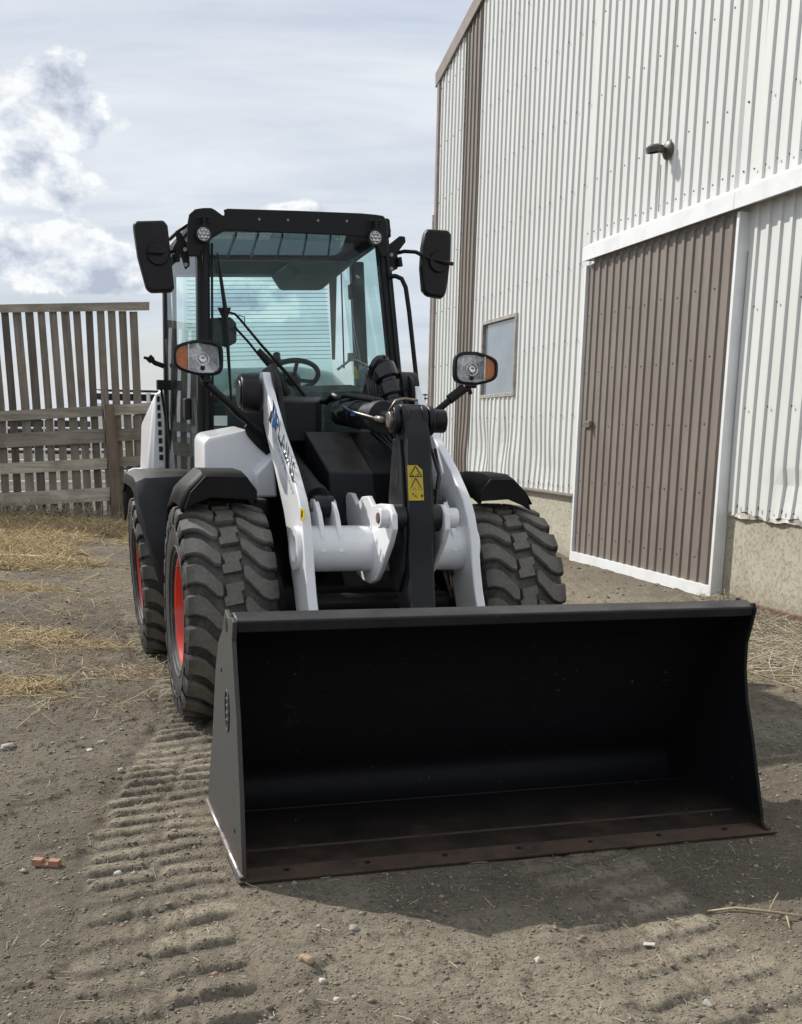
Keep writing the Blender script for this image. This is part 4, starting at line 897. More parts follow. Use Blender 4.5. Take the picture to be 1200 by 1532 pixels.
# dash, column, steering wheel, seat, armrest, joystick
da = MB(); da.prism([R(-.52, -1.10, 1.22), R(.54, -1.10, 1.22), R(.54, -1.10, 1.60), R(.42, -1.10, 1.615), R(-.42, -1.10, 1.615), R(-.52, -1.10, 1.58)], [R(-.50, -1.42, 1.22), R(.50, -1.42, 1.22), R(.50, -1.36, 1.62), R(.36, -1.36, 1.67), R(-.36, -1.36, 1.67), R(-.5, -1.36, 1.60)])
da.obj('dashboard', M['interior'], loader, bevel=.03, smooth=True)
sw = MB(); c0 = F(438, 562, -1.47); tilt_ = math.radians(58)
axn = Vector((0, math.cos(tilt_), math.sin(tilt_))); u_ = Vector((1, 0, 0)); v_ = axn.cross(u_)
rr_ = .155
sw.tube([c0+(u_*math.cos(a)+v_*math.sin(a))*rr_ for a in [2*math.pi*k/36 for k in range(37)]], .016, 8, cap=False)
for a in (math.radians(20), math.radians(160), math.radians(270)): sw.tube([c0+(u_*math.cos(a)+v_*math.sin(a))*rr_, c0-axn*.03], .012, 6)
sw.cyl(c0-axn*.05, c0-axn*.01, .045, 16); sw.cyl(c0-axn*.35, c0-axn*.03, .03, 12)
kn = c0+u_*(-rr_*.72)+v_*rr_*-.72+axn*.02
sw.cyl(kn, kn+axn*.05, .022, 12)
sw.obj('steering_wheel', M['blackplastic'], loader, smooth=True)
se = MB(); se.box(R, (-.26, -2.05, 1.30), (.26, -1.55, 1.42)); se.prism([R(-.24, -1.98, 1.42), R(.24, -1.98, 1.42), R(.22, -2.03, 1.78), R(-.22, -2.03, 1.78)], [R(-.24, -2.10, 1.42), R(.24, -2.10, 1.42), R(.2, -2.15, 1.78), R(-.2, -2.15, 1.78)])
se.obj('driver_seat', M['interior'], loader, bevel=.05, smooth=True, seg=3)
js = MB(); j0 = F(566, 600, -1.5); js.cyl(j0, F(570, 562, -1.5), .018, 10); js.box(lambda a, b, c: F(569, 556, -1.5)+Vector((a, b, c)), (-.035, -.03, -.035), (.035, .03, .045)); js.obj('joystick', M['blackplastic'], loader, bevel=.01)
mc = MB(); mc.tube([F(505, 553, -1.2), F(527, 536, -1.2), F(552, 549, -1.15), F(575, 575, -1.1)], .008, 8); mc.box(lambda a, b, c: F(526, 535, -1.2)+Vector((a, b, c)), (-.02, -.02, -.02), (.02, .02, .025)); mc.obj('control_lever', M['steel'], loader, smooth=2)
mo = MB().prism([F(311, 476, -1.25), F(345, 474, -1.25), F(354, 484, -1.25), F(354, 512, -1.25), F(340, 520, -1.25), F(314, 515, -1.25)], [F(311, 476, -1.33), F(345, 474, -1.33), F(354, 484, -1.33), F(354, 512, -1.33), F(340, 520, -1.33), F(314, 515, -1.33)]).obj('monitor', M['blackplastic'], loader, bevel=.01)
lb = MB().prism([F(319, 622, -1.0), F(340, 622, -1.0), F(340, 637, -1.0), F(319, 637, -1.0)], [F(319, 622, -1.005), F(340, 622, -1.005), F(340, 637, -1.005), F(319, 637, -1.005)]).obj('sticker', M['plate'], loader)
yt = MB().prism([F(529, 548, -1.15), F(533, 548, -1.15), F(536, 566, -1.15), F(530, 567, -1.15)], [F(529, 548, -1.16), F(533, 548, -1.16), F(536, 566, -1.16), F(530, 567, -1.16)]).obj('yellow_tag', M['yellow'], loader)
# dark lower left interior panel
ip = MB(); ip.box(R, (-.56, -1.2, 1.18), (-.36, -1.12, 1.62)); ip.box(R, (.36, -1.2, 1.18), (.56, -1.12, 1.62)); ip.obj('kick_panel', M['interior'], loader, bevel=.02)
rp_ = MB(); rp_.prism([R(-.645, -2.22, 1.16), R(-.36, -2.22, 1.16), R(-.36, -2.22, 1.86), R(-.625, -2.22, 2.02)], [R(-.645, -2.27, 1.16), R(-.36, -2.27, 1.16), R(-.36, -2.27, 1.86), R(-.625, -2.27, 2.02)]); rp_.obj('rear_side_panel', M['interior'], loader, bevel=.02)
fe = MB(); fe.tube([R(-.50, -1.62, 1.2), R(-.50, -1.60, 1.62)], .05, 14); fe.box(R, (-.56, -1.75, 1.2), (-.42, -1.45, 1.45)); fe.obj('side_console', M['interior'], loader, smooth=2)
ar = MB(); ar.box(R, (.27, -1.95, 1.48), (.36, -1.55, 1.55)); ar.box(R, (.24, -1.95, 1.2), (.50, -1.50, 1.46)); ar.obj('armrest', M['interior'], loader, bevel=.02)
# door: frame tube, hinge, handle
dr = MB(); dr.tube([RP(258, 425, -2.1), RP(262, 520, -2.0), RP(260, 620, -2.0)], .014, 8); dr.obj('door_strut', M['black'], loader, smooth=True)
dn = MB(); x0 = RP(283, 612, -1.12); dn.box(lambda a, b, c: x0+Vector((a, b, c)), (-.03, -.05, -.06), (.01, .05, .06)); dn.obj('door_handle', M['black'], loader, bevel=.012)
dw_ = MB(); dw_.box(lambda a, b, c: RP(243, 576, -2.15)+Vector((a, b, c)), (-.035, -.04, -.03), (.05, .04, .03)); dw_.tube([RP(241, 582, -2.15), RP(250, 640, -2.15), RP(264, 720, -2.15)], .009, 8); dw_.tube([RP(247, 582, -2.12), RP(252, 640, -2.12), RP(260, 700, -2.12)], .008, 8)
dw_.obj('door_stay', M['black'], loader, smooth=2)
an = MB(); an.tube([RP(246, 548, -2.2), RP(232, 543, -2.2), RP(226, 538, -2.2)], .016, 8); an.cyl(RP(228, 540, -2.2), RP(222, 534, -2.2), .024, 12); an.cyl(RP(222, 536, -2.2), RP(215, 535, -2.2), .009, 8); an.obj('grab_stub', M['black'], loader, smooth=2)
# wiper
wi = MB(); pw_ = -.985
wi.tube([F(462, 600, pw_), F(430, 560, pw_), F(390, 515, pw_), F(362, 481, pw_), F(352, 470, pw_), F(331, 464, pw_)], [.011, .011, .008, .007, .007, .007], 6)
wi.tube([F(430, 592, pw_+.03), F(405, 545, pw_+.03), F(386, 524, pw_+.02)], [.030, .026, .018], 10)
wi.tube([F(396, 542, pw_), F(372, 512, pw_), F(350, 488, pw_)], .007, 6)
wi.tube([F(325, 378, pw_-.005), F(331, 420, pw_-.005), F(337, 462, pw_), F(341, 520, pw_-.005), F(346, 600, pw_-.005)], [.004, .010, .012, .010, .006], 8)
wi.prism([F(325, 460, pw_), F(346, 460, pw_), F(340, 478, pw_), F(333, 478, pw_)], [F(325, 460, pw_-.02), F(346, 460, pw_-.02), F(340, 478, pw_-.02), F(333, 478, pw_-.02)])
wi.tube([F(357, 472, pw_+.01), F(366, 474, pw_+.02), F(366, 483, pw_+.01)], .003, 5)
wi.obj('wiper', M['black'], loader, smooth=2)
# small roof edge wire seen at left inside the windshield
wr = MB(); wr.tube([F(305, 375, -1.1), F(310, 430, -1.1), F(314, 462, -1.1), F(306, 468, -1.1)], .003, 5); wr.obj('cable', M['black'], loader)
# corrugated air duct / hose at right of centre
du = MB(); ctr = [F(563, 545, -.50), F(574, 552, -.46), F(583, 576, -.42), F(590, 602, -.38), F(597, 628, -.34), F(604, 652, -.30)]
P_ = []; rad = []
for i in range(len(ctr)-1):
    for k in range(8):
        t_ = k/8; P_.append(ctr[i].lerp(ctr[i+1], t_)); rad.append(.066 if (k % 8) < 6 else .050)
rad = [r_*(.8 if i < 3 else 1) for i, r_ in enumerate(rad)]
du.tube(P_, rad, 20); du.obj('corrugated_hose', M['glosshose'], loader, smooth=2)
bt = MB()
bt.prism([F(553, 545, -.75), F(566, 550, -.75), F(570, 600, -.7), F(535, 600, -.7), F(543, 585, -.75)], [F(553, 545, -.8), F(566, 550, -.8), F(570, 600, -.8), F(535, 600, -.8), F(543, 585, -.8)]); bt.obj('hose_bracket', M['black'], loader, bevel=.006)
hc = MB()
for k in range(5): hc.tube([F(545+5*k, 560+5*k, -.70), F(552+4*k, 585+4*k, -.66), F(556+5*k, 615+3*k, -.62), F(566+4*k, 655, -.55)], .009, 8)
hc.objs('hydraulic_hose', M['rubberhose'], loader, smooth=True)
# grab rail on the right of the cab
gr = MB(); gr.tube([F(580, 414, -1.0), F(592, 413, -.99), F(601, 417, -.98), F(607, 430, -.97), F(612, 465, -.96), F(618, 520, -.95), F(624, 575, -.94), F(628, 615, -.92), F(630, 640, -.92)], .0135, 10); gr.obj('grab_rail', M['black'], loader, smooth=True)
# mirrors
def mirror(pts, arm, w, face):
    A_ = [F(x, y, w) for x, y in pts]; cx_ = sum((a.x for a in A_))/len(A_); cz_ = sum((a.z for a in A_))/len(A_)
    B_ = [Vector((cx_+(a.x-cx_)*.90, a.y+.075, cz_+(a.z-cz_)*.93)) for a in A_]; M_ = [Vector((cx_+(a.x-cx_)*1.0, a.y+.035, cz_+(a.z-cz_)*1.0)) for a in A_]
    A_ = [Vector((cx_+(a.x-cx_)*.94, a.y, cz_+(a.z-cz_)*.96)) for a in A_]
    mb = MB(); n = len(A_); mb.add(A_+M_+B_, [tuple(range(n)), tuple(range(3*n-1, 2*n-1, -1))]+[(i, (i+1) % n, n+(i+1) % n, n+i) for i in range(n)]+[(n+i, n+(i+1) % n, 2*n+(i+1) % n, 2*n+i) for i in range(n)])
    o = mb.obj('mirror', M['blackplastic'], loader, bevel=.012, smooth=True, seg=3)
    m2 = MB(); m2.prism([v*1+Vector((0, .001, 0)) for v in B_], [v+Vector((0, .004, 0)) for v in B_]).obj('mirror_glass', M['chrome'], o)
    c0 = F(*face, w-.0); m3 = MB(); m3.cyl(c0+Vector((0, -.02, 0)), c0+Vector((0, .01, 0)), .055, 20, .062); m3.obj('mirror_mount', M['blackplastic'], o, smooth=2)
    m4 = MB(); m4.tube([F(*q_) for q_ in arm], .011, 8); m4.obj('mirror_arm', M['black'], o, smooth=True)
mirror([(203, 329), (246, 328), (252, 336), (258, 392), (262, 430), (258, 437), (226, 438), (219, 432), (206, 385), (200, 345), (199, 334)], [(222, 377, -.93), (240, 378, -.93), (256, 377, -1.0), (266, 372, -1.05), (276, 368, -1.08)], -.96, (236, 380))
mirror([(641, 341), (671, 343), (677, 348), (676, 385), (672, 420), (668, 442), (662, 447), (640, 443), (634, 436), (631, 400), (633, 365), (636, 347)], [(678, 395, -.93), (660, 391, -.93), (640, 386, -.96), (622, 377, -1.0), (605, 376, -1.03), (592, 379, -1.05)], -.96, (656, 392))
# mirror brackets
for pts, ww in ((([(574, 372), (598, 353), (606, 354), (607, 362), (595, 378), (595, 402), (585, 407), (578, 404), (573, 390)]), -1.02), ([(262, 346), (268, 343), (276, 358), (283, 368), (284, 398), (277, 404), (270, 380), (262, 384), (258, 370), (264, 360)], -1.02)):
    MB().prism([F(x, y, ww) for x, y in pts], [F(x, y, ww-.02) for x, y in pts]).obj('mirror_bracket', M['black'], loader, bevel=.003)
bb = MB()
for (x, y) in ((586, 381), (586, 402), (277, 373), (278, 396)): bb.cyl(F(x, y, -1.02), F(x, y, -1.005), .011, 8)
bb.objs('bracket_bolt', M['bolt'], loader)
bb = MB(); bb.tube([F(597, 385, -1.0), F(599, 399, -1.0)], .016, 8); bb.tube([F(262, 380, -1.0), F(265, 392, -1.0)], .018, 8); bb.tube([F(254, 358, -1.25), F(268, 345, -1.1), F(285, 333, -1.05)], .010, 8); bb.objs('bracket_joint', M['black'], loader, smooth=2)
# work lights under the roof corners
for x, y in ((305, 350), (562, 355)):
    c0 = F(x, y, -.90); mb = MB(); mb.lathe([(.05, .001), (.05, .030), (.02, .043), (-.012, .044), (-.012, .036), (-.004, .034)], c0, (0, 1, 0), 28); wl = mb.obj('work_light', M['blackplastic'], loader, smooth=2)
    mb = MB(); mb.lathe([(-.002, .001), (-.002, .034)], c0, (0, 1, 0), 28); mb.obj('light_reflector', M['lens'], wl)
    mb = MB()
    for k in range(7):
        a = k*2*math.pi/6; r_ = 0 if k == 6 else .021; cc = c0+Vector((math.cos(a)*r_, 0, math.sin(a)*r_)); mb.lathe([(-.004, .0095), (-.009, .007), (-.011, .001)], cc, (0, 1, 0), 10)
    mb.objs('light_diode', M['chrome'], wl, smooth=True)
    mb = MB(); c1 = F(x, y-22, -.905); mb.tube([F(x-8, y-17, -.905), F(x-8, y-25, -.905), F(x+8, y-25, -.905), F(x+8, y-17, -.905)], .005, 6); mb.cyl(c1+Vector((0, 0, -.03)), c1+Vector((0, 0, .015)), .010, 8); mb.obj('light_bracket', M['black'], wl)
# headlights on their arms
def superpoly(c, a, b, n=28, e=.62, taper=0.0):
    pts = []
    for k in range(n):
        t_ = 2*math.pi*k/n; cx_, sx_ = math.cos(t_), math.sin(t_)
        x = abs(cx_)**e*a*(1 if cx_ > 0 else -1); z = abs(sx_)**e*b*(1 if sx_ > 0 else -1)
        if taper: z *= 1-max(0, -x/a*taper)**1 if taper > 0 else 1-max(0, x/a*-taper)
        pts.append((c[0]+x, c[1]+z))
    return pts
def headlight(cxp, cyp, sg):
    w = -.34; c0 = F(cxp, cyp, w)
    def pl(a, b, y, e=.50): return [Vector((q_[0], c0.y+y, q_[1])) for q_ in superpoly((c0.x, c0.z), a, b, e=e, taper=(.30 if sg < 0 else -.30))]
    A_ = pl(.124, .087, 0); B_ = pl(.120, .084, .05); C_ = pl(.085, .058, .12); D_ = pl(.112, .075, -.004); E_ = pl(.109, .072, .022); n = len(A_)
    mb = MB(); mb.add(E_+D_+A_+B_+C_, [tuple(range(5*n-1, 4*n-1, -1))]+[(j*n+i, j*n+(i+1) % n, (j+1)*n+(i+1) % n, (j+1)*n+i) for j in range(4) for i in range(n)])
    h = mb.obj('headlight', M['blackplastic'], loader, smooth=2)
    split = c0.x+sg*.048
    main = [Vector((min(v.x, split) if sg > 0 else max(v.x, split), c0.y+.016, v.z)) for v in E_]
    sig = [Vector((max(v.x, split+.003) if sg > 0 else min(v.x, split-.003), c0.y+.010, v.z)) for v in E_]
    MB().add(main, [tuple(range(n))]).obj('reflector', M['lens'], h); MB().add(sig, [tuple(range(n))]).obj('turn_signal', M['amber'], h)
    dv = MB(); dv.prism([Vector((split-.003, c0.y+.0, c0.z-.062)), Vector((split+.003, c0.y+.0, c0.z-.062)), Vector((split+.003, c0.y+.0, c0.z+.066)), Vector((split-.003, c0.y, c0.z+.066))], [Vector((split-.003, c0.y+.02, c0.z-.062)), Vector((split+.003, c0.y+.02, c0.z-.062)), Vector((split+.003, c0.y+.02, c0.z+.066)), Vector((split-.003, c0.y+.02, c0.z+.066))]); dv.obj('lens_divider', M['lens'], h)
    bc = Vector((c0.x-sg*.022, c0.y+.012, c0.z-.006)); bu = MB()
    bu.lathe([(.0, .034), (-.004, .032), (.0, .029)], bc, (0, 1, 0), 24); bu.lathe([(-.003, .018), (-.008, .013), (-.003, .010), (-.003, .001)], bc, (0, 1, 0), 20); bu.obj('bulb_ring', M['chrome'], h, smooth=True)
    bu = MB(); bu.lathe([(-.002, .012), (-.006, .008), (-.006, .001)], bc+Vector((0, 0, -.042)), (0, 1, 0), 12); bu.obj('bulb_cap', M['dark'], h)
    MB().prism([v+Vector((0, -.006, 0)) for v in E_] , [v+Vector((0, -.002, 0)) for v in E_]).obj('lens_cover', M['clear'], h)
    return h, c0
h1, c1 = headlight(297, 535, -1)
h2, c2 = headlight(713, 551.5, 1)
ha = MB(); ha.tube([c1+Vector((.02, .05, -.085)), F(306, 575, -.34), F(318, 583, -.35)], .012, 8); ha.tube([F(310, 575, -.34), F(405, 660, -.36)], .020, 12); ha.cyl(F(302, 571, -.34), F(318, 571, -.34), .012, 8); ha.tube([F(318, 575, -.34), F(350, 618, -.34), F(392, 650, -.36)], .007, 6)
ha.obj('headlight_arm', M['black'], loader, smooth=2)
ha = MB(); ha.tube([c2+Vector((-.02, .05, -.085)), F(700, 583, -.34), F(690, 585, -.34)], .012, 8); ha.tube([F(692, 582, -.34), F(648, 620, -.36), F(600, 655, -.4)], .018, 12); ha.tube([F(694, 581, -.345), F(672, 598, -.345)], .026, 12); ha.cyl(F(697, 578, -.34), F(712, 578, -.34), .010, 8); ha.cyl(F(702, 580, -.34), F(704, 590, -.34), .012, 8)
ha.obj('headlight_arm', M['black'], loader, smooth=2)
tpw = MB().prism([F(400, 640, -.38), F(412, 690, -.38), F(400, 682, -.38), F(384, 668, -.38), F(370, 652, -.38), F(365, 640, -.38), F(378, 622, -.38), (F(395, 610, -.38))], [F(400, 640, -.42), F(412, 690, -.42), F(400, 682, -.42), F(384, 668, -.42), F(370, 652, -.42), F(365, 640, -.42), F(378, 622, -.42), F(395, 610, -.42)]).obj('arm_mount_plate', M['black'], loader, bevel=.006)
# engine hood behind the cab
hf = [(-.80, 1.10), (-.70, 1.66), (-.55, 1.80), (-.30, 1.845), (.30, 1.845), (.55, 1.80), (.70, 1.66), (.80, 1.10)]
hr = [(-.76, .95), (-.70, 1.50), (-.50, 1.62), (-.28, 1.65), (.28, 1.65), (.50, 1.62), (.70, 1.50), (.76, .95)]
hood = MB().prism([R(a, -2.50, b) for a, b in hf], [R(a, -3.65, b) for a, b in hr]).obj('engine_hood', M['white'], loader, bevel=.04, smooth=True, seg=3)
lv = MB()
for k in range(8):
    a_, b_2, y = 234.6+.55*k, 239.0+.75*k, 597+14.5*k*.86
    lv.prism([F(a_, y-4, -2.47), F(b_2, y-4, -2.47), F(b_2, y+4, -2.47), F(a_, y+4, -2.47)], [F(a_, y-4, -2.485), F(b_2, y-4, -2.485), F(b_2, y+4, -2.485), F(a_, y+4, -2.485)])
lpz = MB().prism([F(232, 588, -2.475), F(244, 588, -2.475), F(262, 710, -2.475), F(228, 710, -2.475)], [F(232, 588, -2.52), F(244, 588, -2.52), F(262, 710, -2.52), F(228, 710, -2.52)]).obj('louver_panel', M['white'], loader, bevel=.012, smooth=True)
lv.objs('louver_opening', M['decalblack'], lpz)
tl = MB(); tl.prism([F(225, 642, -3.2), F(231, 640, -3.2), F(230, 704, -3.2), F(227, 704, -3.2), F(227, 692, -3.2), F(221, 690, -3.2), F(222, 681, -3.2), F(226, 679, -3.2)], [F(225, 642, -3.26), F(231, 640, -3.26), F(230, 704, -3.26), F(227, 704, -3.26), F(227, 692, -3.26), F(221, 690, -3.26), F(222, 681, -3.26), F(226, 679, -3.26)]); tl.obj('tail_light', M['redlamp'], loader, bevel=.008)
cw = MB().prism([R(-.90, -2.75, .75), R(.90, -2.75, .75), R(.88, -2.75, 1.10), R(-.88, -2.75, 1.10)], [R(-.86, -3.75, .60), R(.86, -3.75, .60), R(.84, -3.75, 1.15), R(-.84, -3.75, 1.15)]).obj('counterweight', M['white'], loader, bevel=.05, smooth=True)
# ------------------------------------------------------------------ lettering and decals on the left arm
def text_mesh(txt, name, matl, parent, origin, xdir, ydir, length, cap, ext=.0012, bold=0.0):
    cu = bpy.data.curves.new(name, 'FONT'); cu.body = txt; cu.size = 1.0; cu.extrude = 0.0; cu.offset = bold; cu.resolution_u = 3
    t_ = bpy.data.objects.new(name, cu); COL.objects.link(t_); bpy.context.view_layer.update()
    me = bpy.data.meshes.new_from_object(t_); bpy.data.objects.remove(t_)
    o_ = Vector(origin); xd = Vector(xdir).normalized(); yd = Vector(ydir).normalized(); nd = Vector((-1, 0, 0)) if abs(xd.x) < .5 else Vector((0, -1, 0))
    x0 = min(v.co.x for v in me.vertices); x1 = max(v.co.x for v in me.vertices); y1 = max(v.co.y for v in me.vertices); y0 = min(v.co.y for v in me.vertices)
    for v in me.vertices: x, y = (v.co.x-x0)/(x1-x0), (v.co.y-y0)/(y1-y0); v.co = o_+xd*x*length+yd*y*cap+nd*ext
    me.materials.append(matl); o = bpy.data.objects.new(name, me); COL.objects.link(o); o.parent = parent
    return o
def S(w, z): return P(-.4192, w, z)
d_ = (S(.375, 1.150)-S(-.095, 1.420)).normalized()
up_ = Vector((0, -d_.z, d_.y)); up_ = up_ if up_.z > 0 else -up_
text_mesh('PLAINS', 'plains_lettering', M['decalblack'], armL, S(-.065, 1.400), d_, up_, .49, .094, bold=.010)
text_mesh('EQUIPMENT', 'small_lettering', M['decalpale'], armL, S(-.075, 1.345), d_, up_, .50, .026, bold=.01)
def dec(pts, name, m, ext=.0015):
    A_ = [P(-.4192-ext, *q_) for q_ in pts]; B_ = [P(-.4192-ext+.001, *q_) for q_ in pts]; return MB().prism(A_, B_).obj(name, M[m], armL)
def al(l0, pts): return [tuple((l0[0]+d_w*0, l0[1])) for d_w in pts]
def lf(pts): return [(-(FA(x, y, -.418).y), FA(x, y, -.418).z) for x, y in pts]
dec(lf([(407, 597), (410, 600), (412, 606), (411.5, 614), (409, 620), (408, 615), (409.5, 607), (409, 601)]), 'swoosh_black', 'decalblack')
dec(lf([(405.5, 617), (407, 614), (408, 618), (405.5, 634), (403, 628)]), 'swoosh_black', 'decalblack', .0017)
dec(lf([(408, 611), (411, 612), (411, 622), (408.5, 626), (406.8, 622)]), 'swoosh_grey', 'decalgrey', .0013)
dec(lf([(413, 606), (415, 614), (415, 628), (411, 641), (407, 638), (408.5, 629), (412, 624)]), 'swoosh_blue', 'decalblue', .002)
dec(lf([(450, 760), (457, 762), (456.5, 778), (450, 777)]), 'small_yellow_decal', 'yellow', .0015)
dec(lf([(452, 764), (454, 764.5), (453.5, 774), (451.5, 774)]), 'decal_mark', 'decalblack', .002)
# warning decal on the lever
yd = MB(); fw_ = .790
yp = [(609.5, 696), (624, 696), (632, 703), (634.5, 748.5), (611.5, 749)]
def lvp(x, y, e=0.0):
    # front face of the lever between (w=.765,z=1.15) and (w=.735,z=1.36) and below
    q_ = F(x, y, .765); z = q_.z; w = np.interp(z, [1.0, 1.15, 1.36], [.80, .765, .735]); q_ = F(x, y, w+.002+e); return q_
ydo = MB().prism([lvp(*q_) for q_ in yp], [lvp(*q_, e=.004) for q_ in yp]).obj('warning_decal', M['yellow'], lev)
tr_ = MB()
for (a, b, c) in (((621.5, 697), (613, 713), (631, 713)), ((622, 715), (613.5, 733.5), (632, 733.5))):
    for p0, p1 in ((a, b), (b, c), (c, a)):
        A0, A1 = lvp(*p0, e=.0065), lvp(*p1, e=.0065); dd = (A1-A0).normalized(); nn = Vector((dd.z, 0, -dd.x))*.0022
        tr_.add([A0+nn, A0-nn, A1-nn, A1+nn], [(0, 1, 2, 3)])
for (x, y, w_, h_) in ((617, 710, 2, 3), (624, 709, 2.4, 3), (618, 730, 4, 1.2), (626, 729, 1, 3), (617, 738, 2.4, 2.6), (620, 741, 3, 2), (623, 743, 2, 1.6), (630, 740, 3.4, 3.6)):
    tr_.add([lvp(x, y, e=.0065), lvp(x+w_, y, e=.0065), lvp(x+w_*.8, y+h_, e=.0065), lvp(x+w_*.1, y+h_, e=.0065)], [(0, 1, 2, 3)])
tr_.obj('warning_symbol', M['decalblack'], lev)
# ------------------------------------------------------------------ barn
barn = empty('metal_barn', (float(WO[0]), float(WO[1]), 0), 0)
ang = math.atan2(WD[1], WD[0]); barn.rotation_euler = (0, 0, ang)      # local X along the wall towards the camera, local Y = -outward normal
tag(barn, 'tall barn clad in white corrugated steel with brown strip, small window and brown sliding door', 'barn')
# check handedness: local y axis = rotate(X) 90deg ccw
LYx = np.array([-WD[1], WD[0], 0]); SGN = 1.0 if LYx@WN > 0 else -1.0
def B(s, n, z): return Vector((s, SGN*n, z))
def zroof(s): return 6.99+.246*(s+6.1) if s < 3.4 else 6.99+.246*9.5-.246*(s-3.4)
RP_ = .17
def dent(s, z):
    d = 0.0
    for (a, b, c, e, k) in ((-3.55, 1.25, .35, .35, -.045), (-2.95, 1.15, .30, .45, .030), (-2.60, 1.35, .22, .35, -.055), (-2.1, 1.1, .3, .3, .02), (-1.35, 1.2, .3, .35, -.03), (-4.3, 1.1, .3, .4, .03), (4.25, 1.02, .2, .12, -.03), (-.9, 1.0, .25, .2, -.02)):
        d += k*math.exp(-((s-a)/c)**2-((z-b)/e)**2)
    d += .004*math.sin(s*1.7+z*.9)+.003*math.sin(z*2.3+s*3.1)
    return d
def dent_s(s, z):
    return .045*math.exp(-((z-1.15)/.33)**2)*math.exp(-((s+3.0)/1.1)**2)*math.sin(s*4+z*2)
def cladding(name, s0, s1, zb, zt, m, parent, n0=0.0, wob=True, rib=.020, prof=None, zstep=.14, flat=.078, jag=0):
    prof = prof or [(0, 0), (.092, 0), (.103, 1), (.143, 1), (.154, 0)]
    cols = []; s = s0
    while s < s1-1e-6:
        for a, h in prof:
            if s+a <= s1+1e-6: cols.append((s+a, h*rib))
        s += RP_
    cols.append((s1, 0.0)); vs = []; fs = []; zl = None
    zb_ = zb if not callable(zb) else zb(0)
    zs = list(np.arange(zb_, min(2.1, zt(s0)), zstep)) if wob else [zb_]
    zhi = [1.0*k for k in range(3, 12)]
    for i, (a, h) in enumerate(cols):
        top = zt(a)
        zz = [min(z, top) for z in zs]+([min(2.1, top)] if wob else [])+[min(z, top) for z in zhi]+[top]
        zz[0] = zb(a) if callable(zb) else zb
        for z in zz:
            dn = dent(a, z) if wob else .0015*math.sin(z*3+a*5); ds = dent_s(a, z) if wob else 0
            vs.append(B(a+ds, n0+h+dn, z))
        m_ = len(zz)
        if i:
            for k in range(m_-1): fs.append(((i-1)*m_+k, i*m_+k, i*m_+k+1, (i-1)*m_+k+1))
    # joints between sheets need no back face; give the sheet its gauge
    o = MB().add(vs, fs).obj(name, M[m], parent)
    so = o.modifiers.new('gauge', 'SOLIDIFY'); so.thickness = .002; so.offset = -1 if False else 0
    return o
cut = lambda zmax: (lambda s: min(zroof(s), zmax))
base_z = .79
SH = RP_*5
# white sheets left of the brown strip, brown strip, white sheets up to the door and beyond it
def sheets(s0, s1, m, zb, zt, **k):
    s = s0; i = 0
    while s < s1-.02:
        e = min(s+SH, s1); n0 = .002 if i % 2 else 0.0
        cladding('cladding_sheet', s, e, zb, zt, m, barn, n0=n0, **k); s = e; i += 1
ws0, ws1, wz0, wz1 = -3.60, -2.24, 1.985, 2.995
sheets(-6.10, -4.82, 'clad', .80, zroof)
sheets(-4.82, -4.12, 'cladbrown', .80, zroof)
sheets(-4.12, ws0, 'clad', .79, zroof)
sheets(ws0, ws1, 'clad', .78, lambda s: wz0)                      # below the window
s_ = ws0
while s_ < ws1-.02:
    e_ = min(s_+SH, ws1); cladding('cladding_sheet', s_, e_, wz1, zroof, 'clad', barn, wob=False); s_ = e_
sheets(ws1, -.10, 'clad', .77, zroof)
s_ = -.10
while s_ < 3.05:
    e_ = min(s_+SH, 3.10); cladding('cladding_sheet', s_, e_, 3.50, zroof, 'clad', barn, wob=False, n0=.001); s_ = e_
cladding('cladding_sheet', 3.10, 3.35, 3.50, zroof, 'clad', barn, wob=False)
jagf = lambda s: .785+.02*math.sin(s*9)+.012*math.sin(s*23)
s_ = 3.35
while s_ < 12.9:
    e_ = min(s_+SH, 13.0); cladding('cladding_sheet', s_, e_, jagf, zroof, 'clad', barn, wob=s_ < 6); s_ = e_
# backing wall behind the sheets and the closed body of the barn
bk_ = MB(); prof_b = [(-6.08, .3), (-6.08, zroof(-6.08)-.03), (3.4, zroof(3.4)-.03), (12.9, zroof(12.9)-.03), (12.9, .3)]
bk_.prism([B(a, -.06, b) for a, b in prof_b], [B(a, -14.0, b) for a, b in prof_b]); bk_.obj('barn_body', M['cladbrown'], barn)
fo = MB(); fo.box(B, (-6.06, -.30, -.3), (12.9, -.015, .785)); fo.obj('foundation', M['concrete'], barn, bevel=.01)
fl = MB(); fl.prism([B(-6.0, -.014, .775), B(-6.0, .05, .765), B(-6.0, .05, .79), B(-6.0, -.014, .80)], [B(-.02, -.014, .755), B(-.02, .05, .745), B(-.02, .05, .77), B(-.02, -.014, .78)]); fl.obj('base_flashing', M['browntrim'], barn)
jf = MB(); prev = None
for k in range(61):
    s = 3.36+.06*k; zt_ = .80; zb2 = .772-.016*abs(math.sin(s*7.3))-.010*abs(math.sin(s*17)); nn = .012+.008*math.sin(s*11)
    cur = (B(s, .0, zt_), B(s, nn, zb2))
    if prev: jf.add([prev[0], prev[1], cur[1], cur[0]], [(0, 1, 2, 3)])
    prev = cur
o = jf.obj('torn_flashing', M['winframe'], barn); so = o.modifiers.new('t', 'SOLIDIFY'); so.thickness = .003
kb = MB()
for k in range(5):
    kb.box(B, (3.72+1.9*k, .0, -.10), (3.72+1.9*k+1.895, .035, .045))
kb.objs('kick_board', M['kick'], barn, bevel=.004)
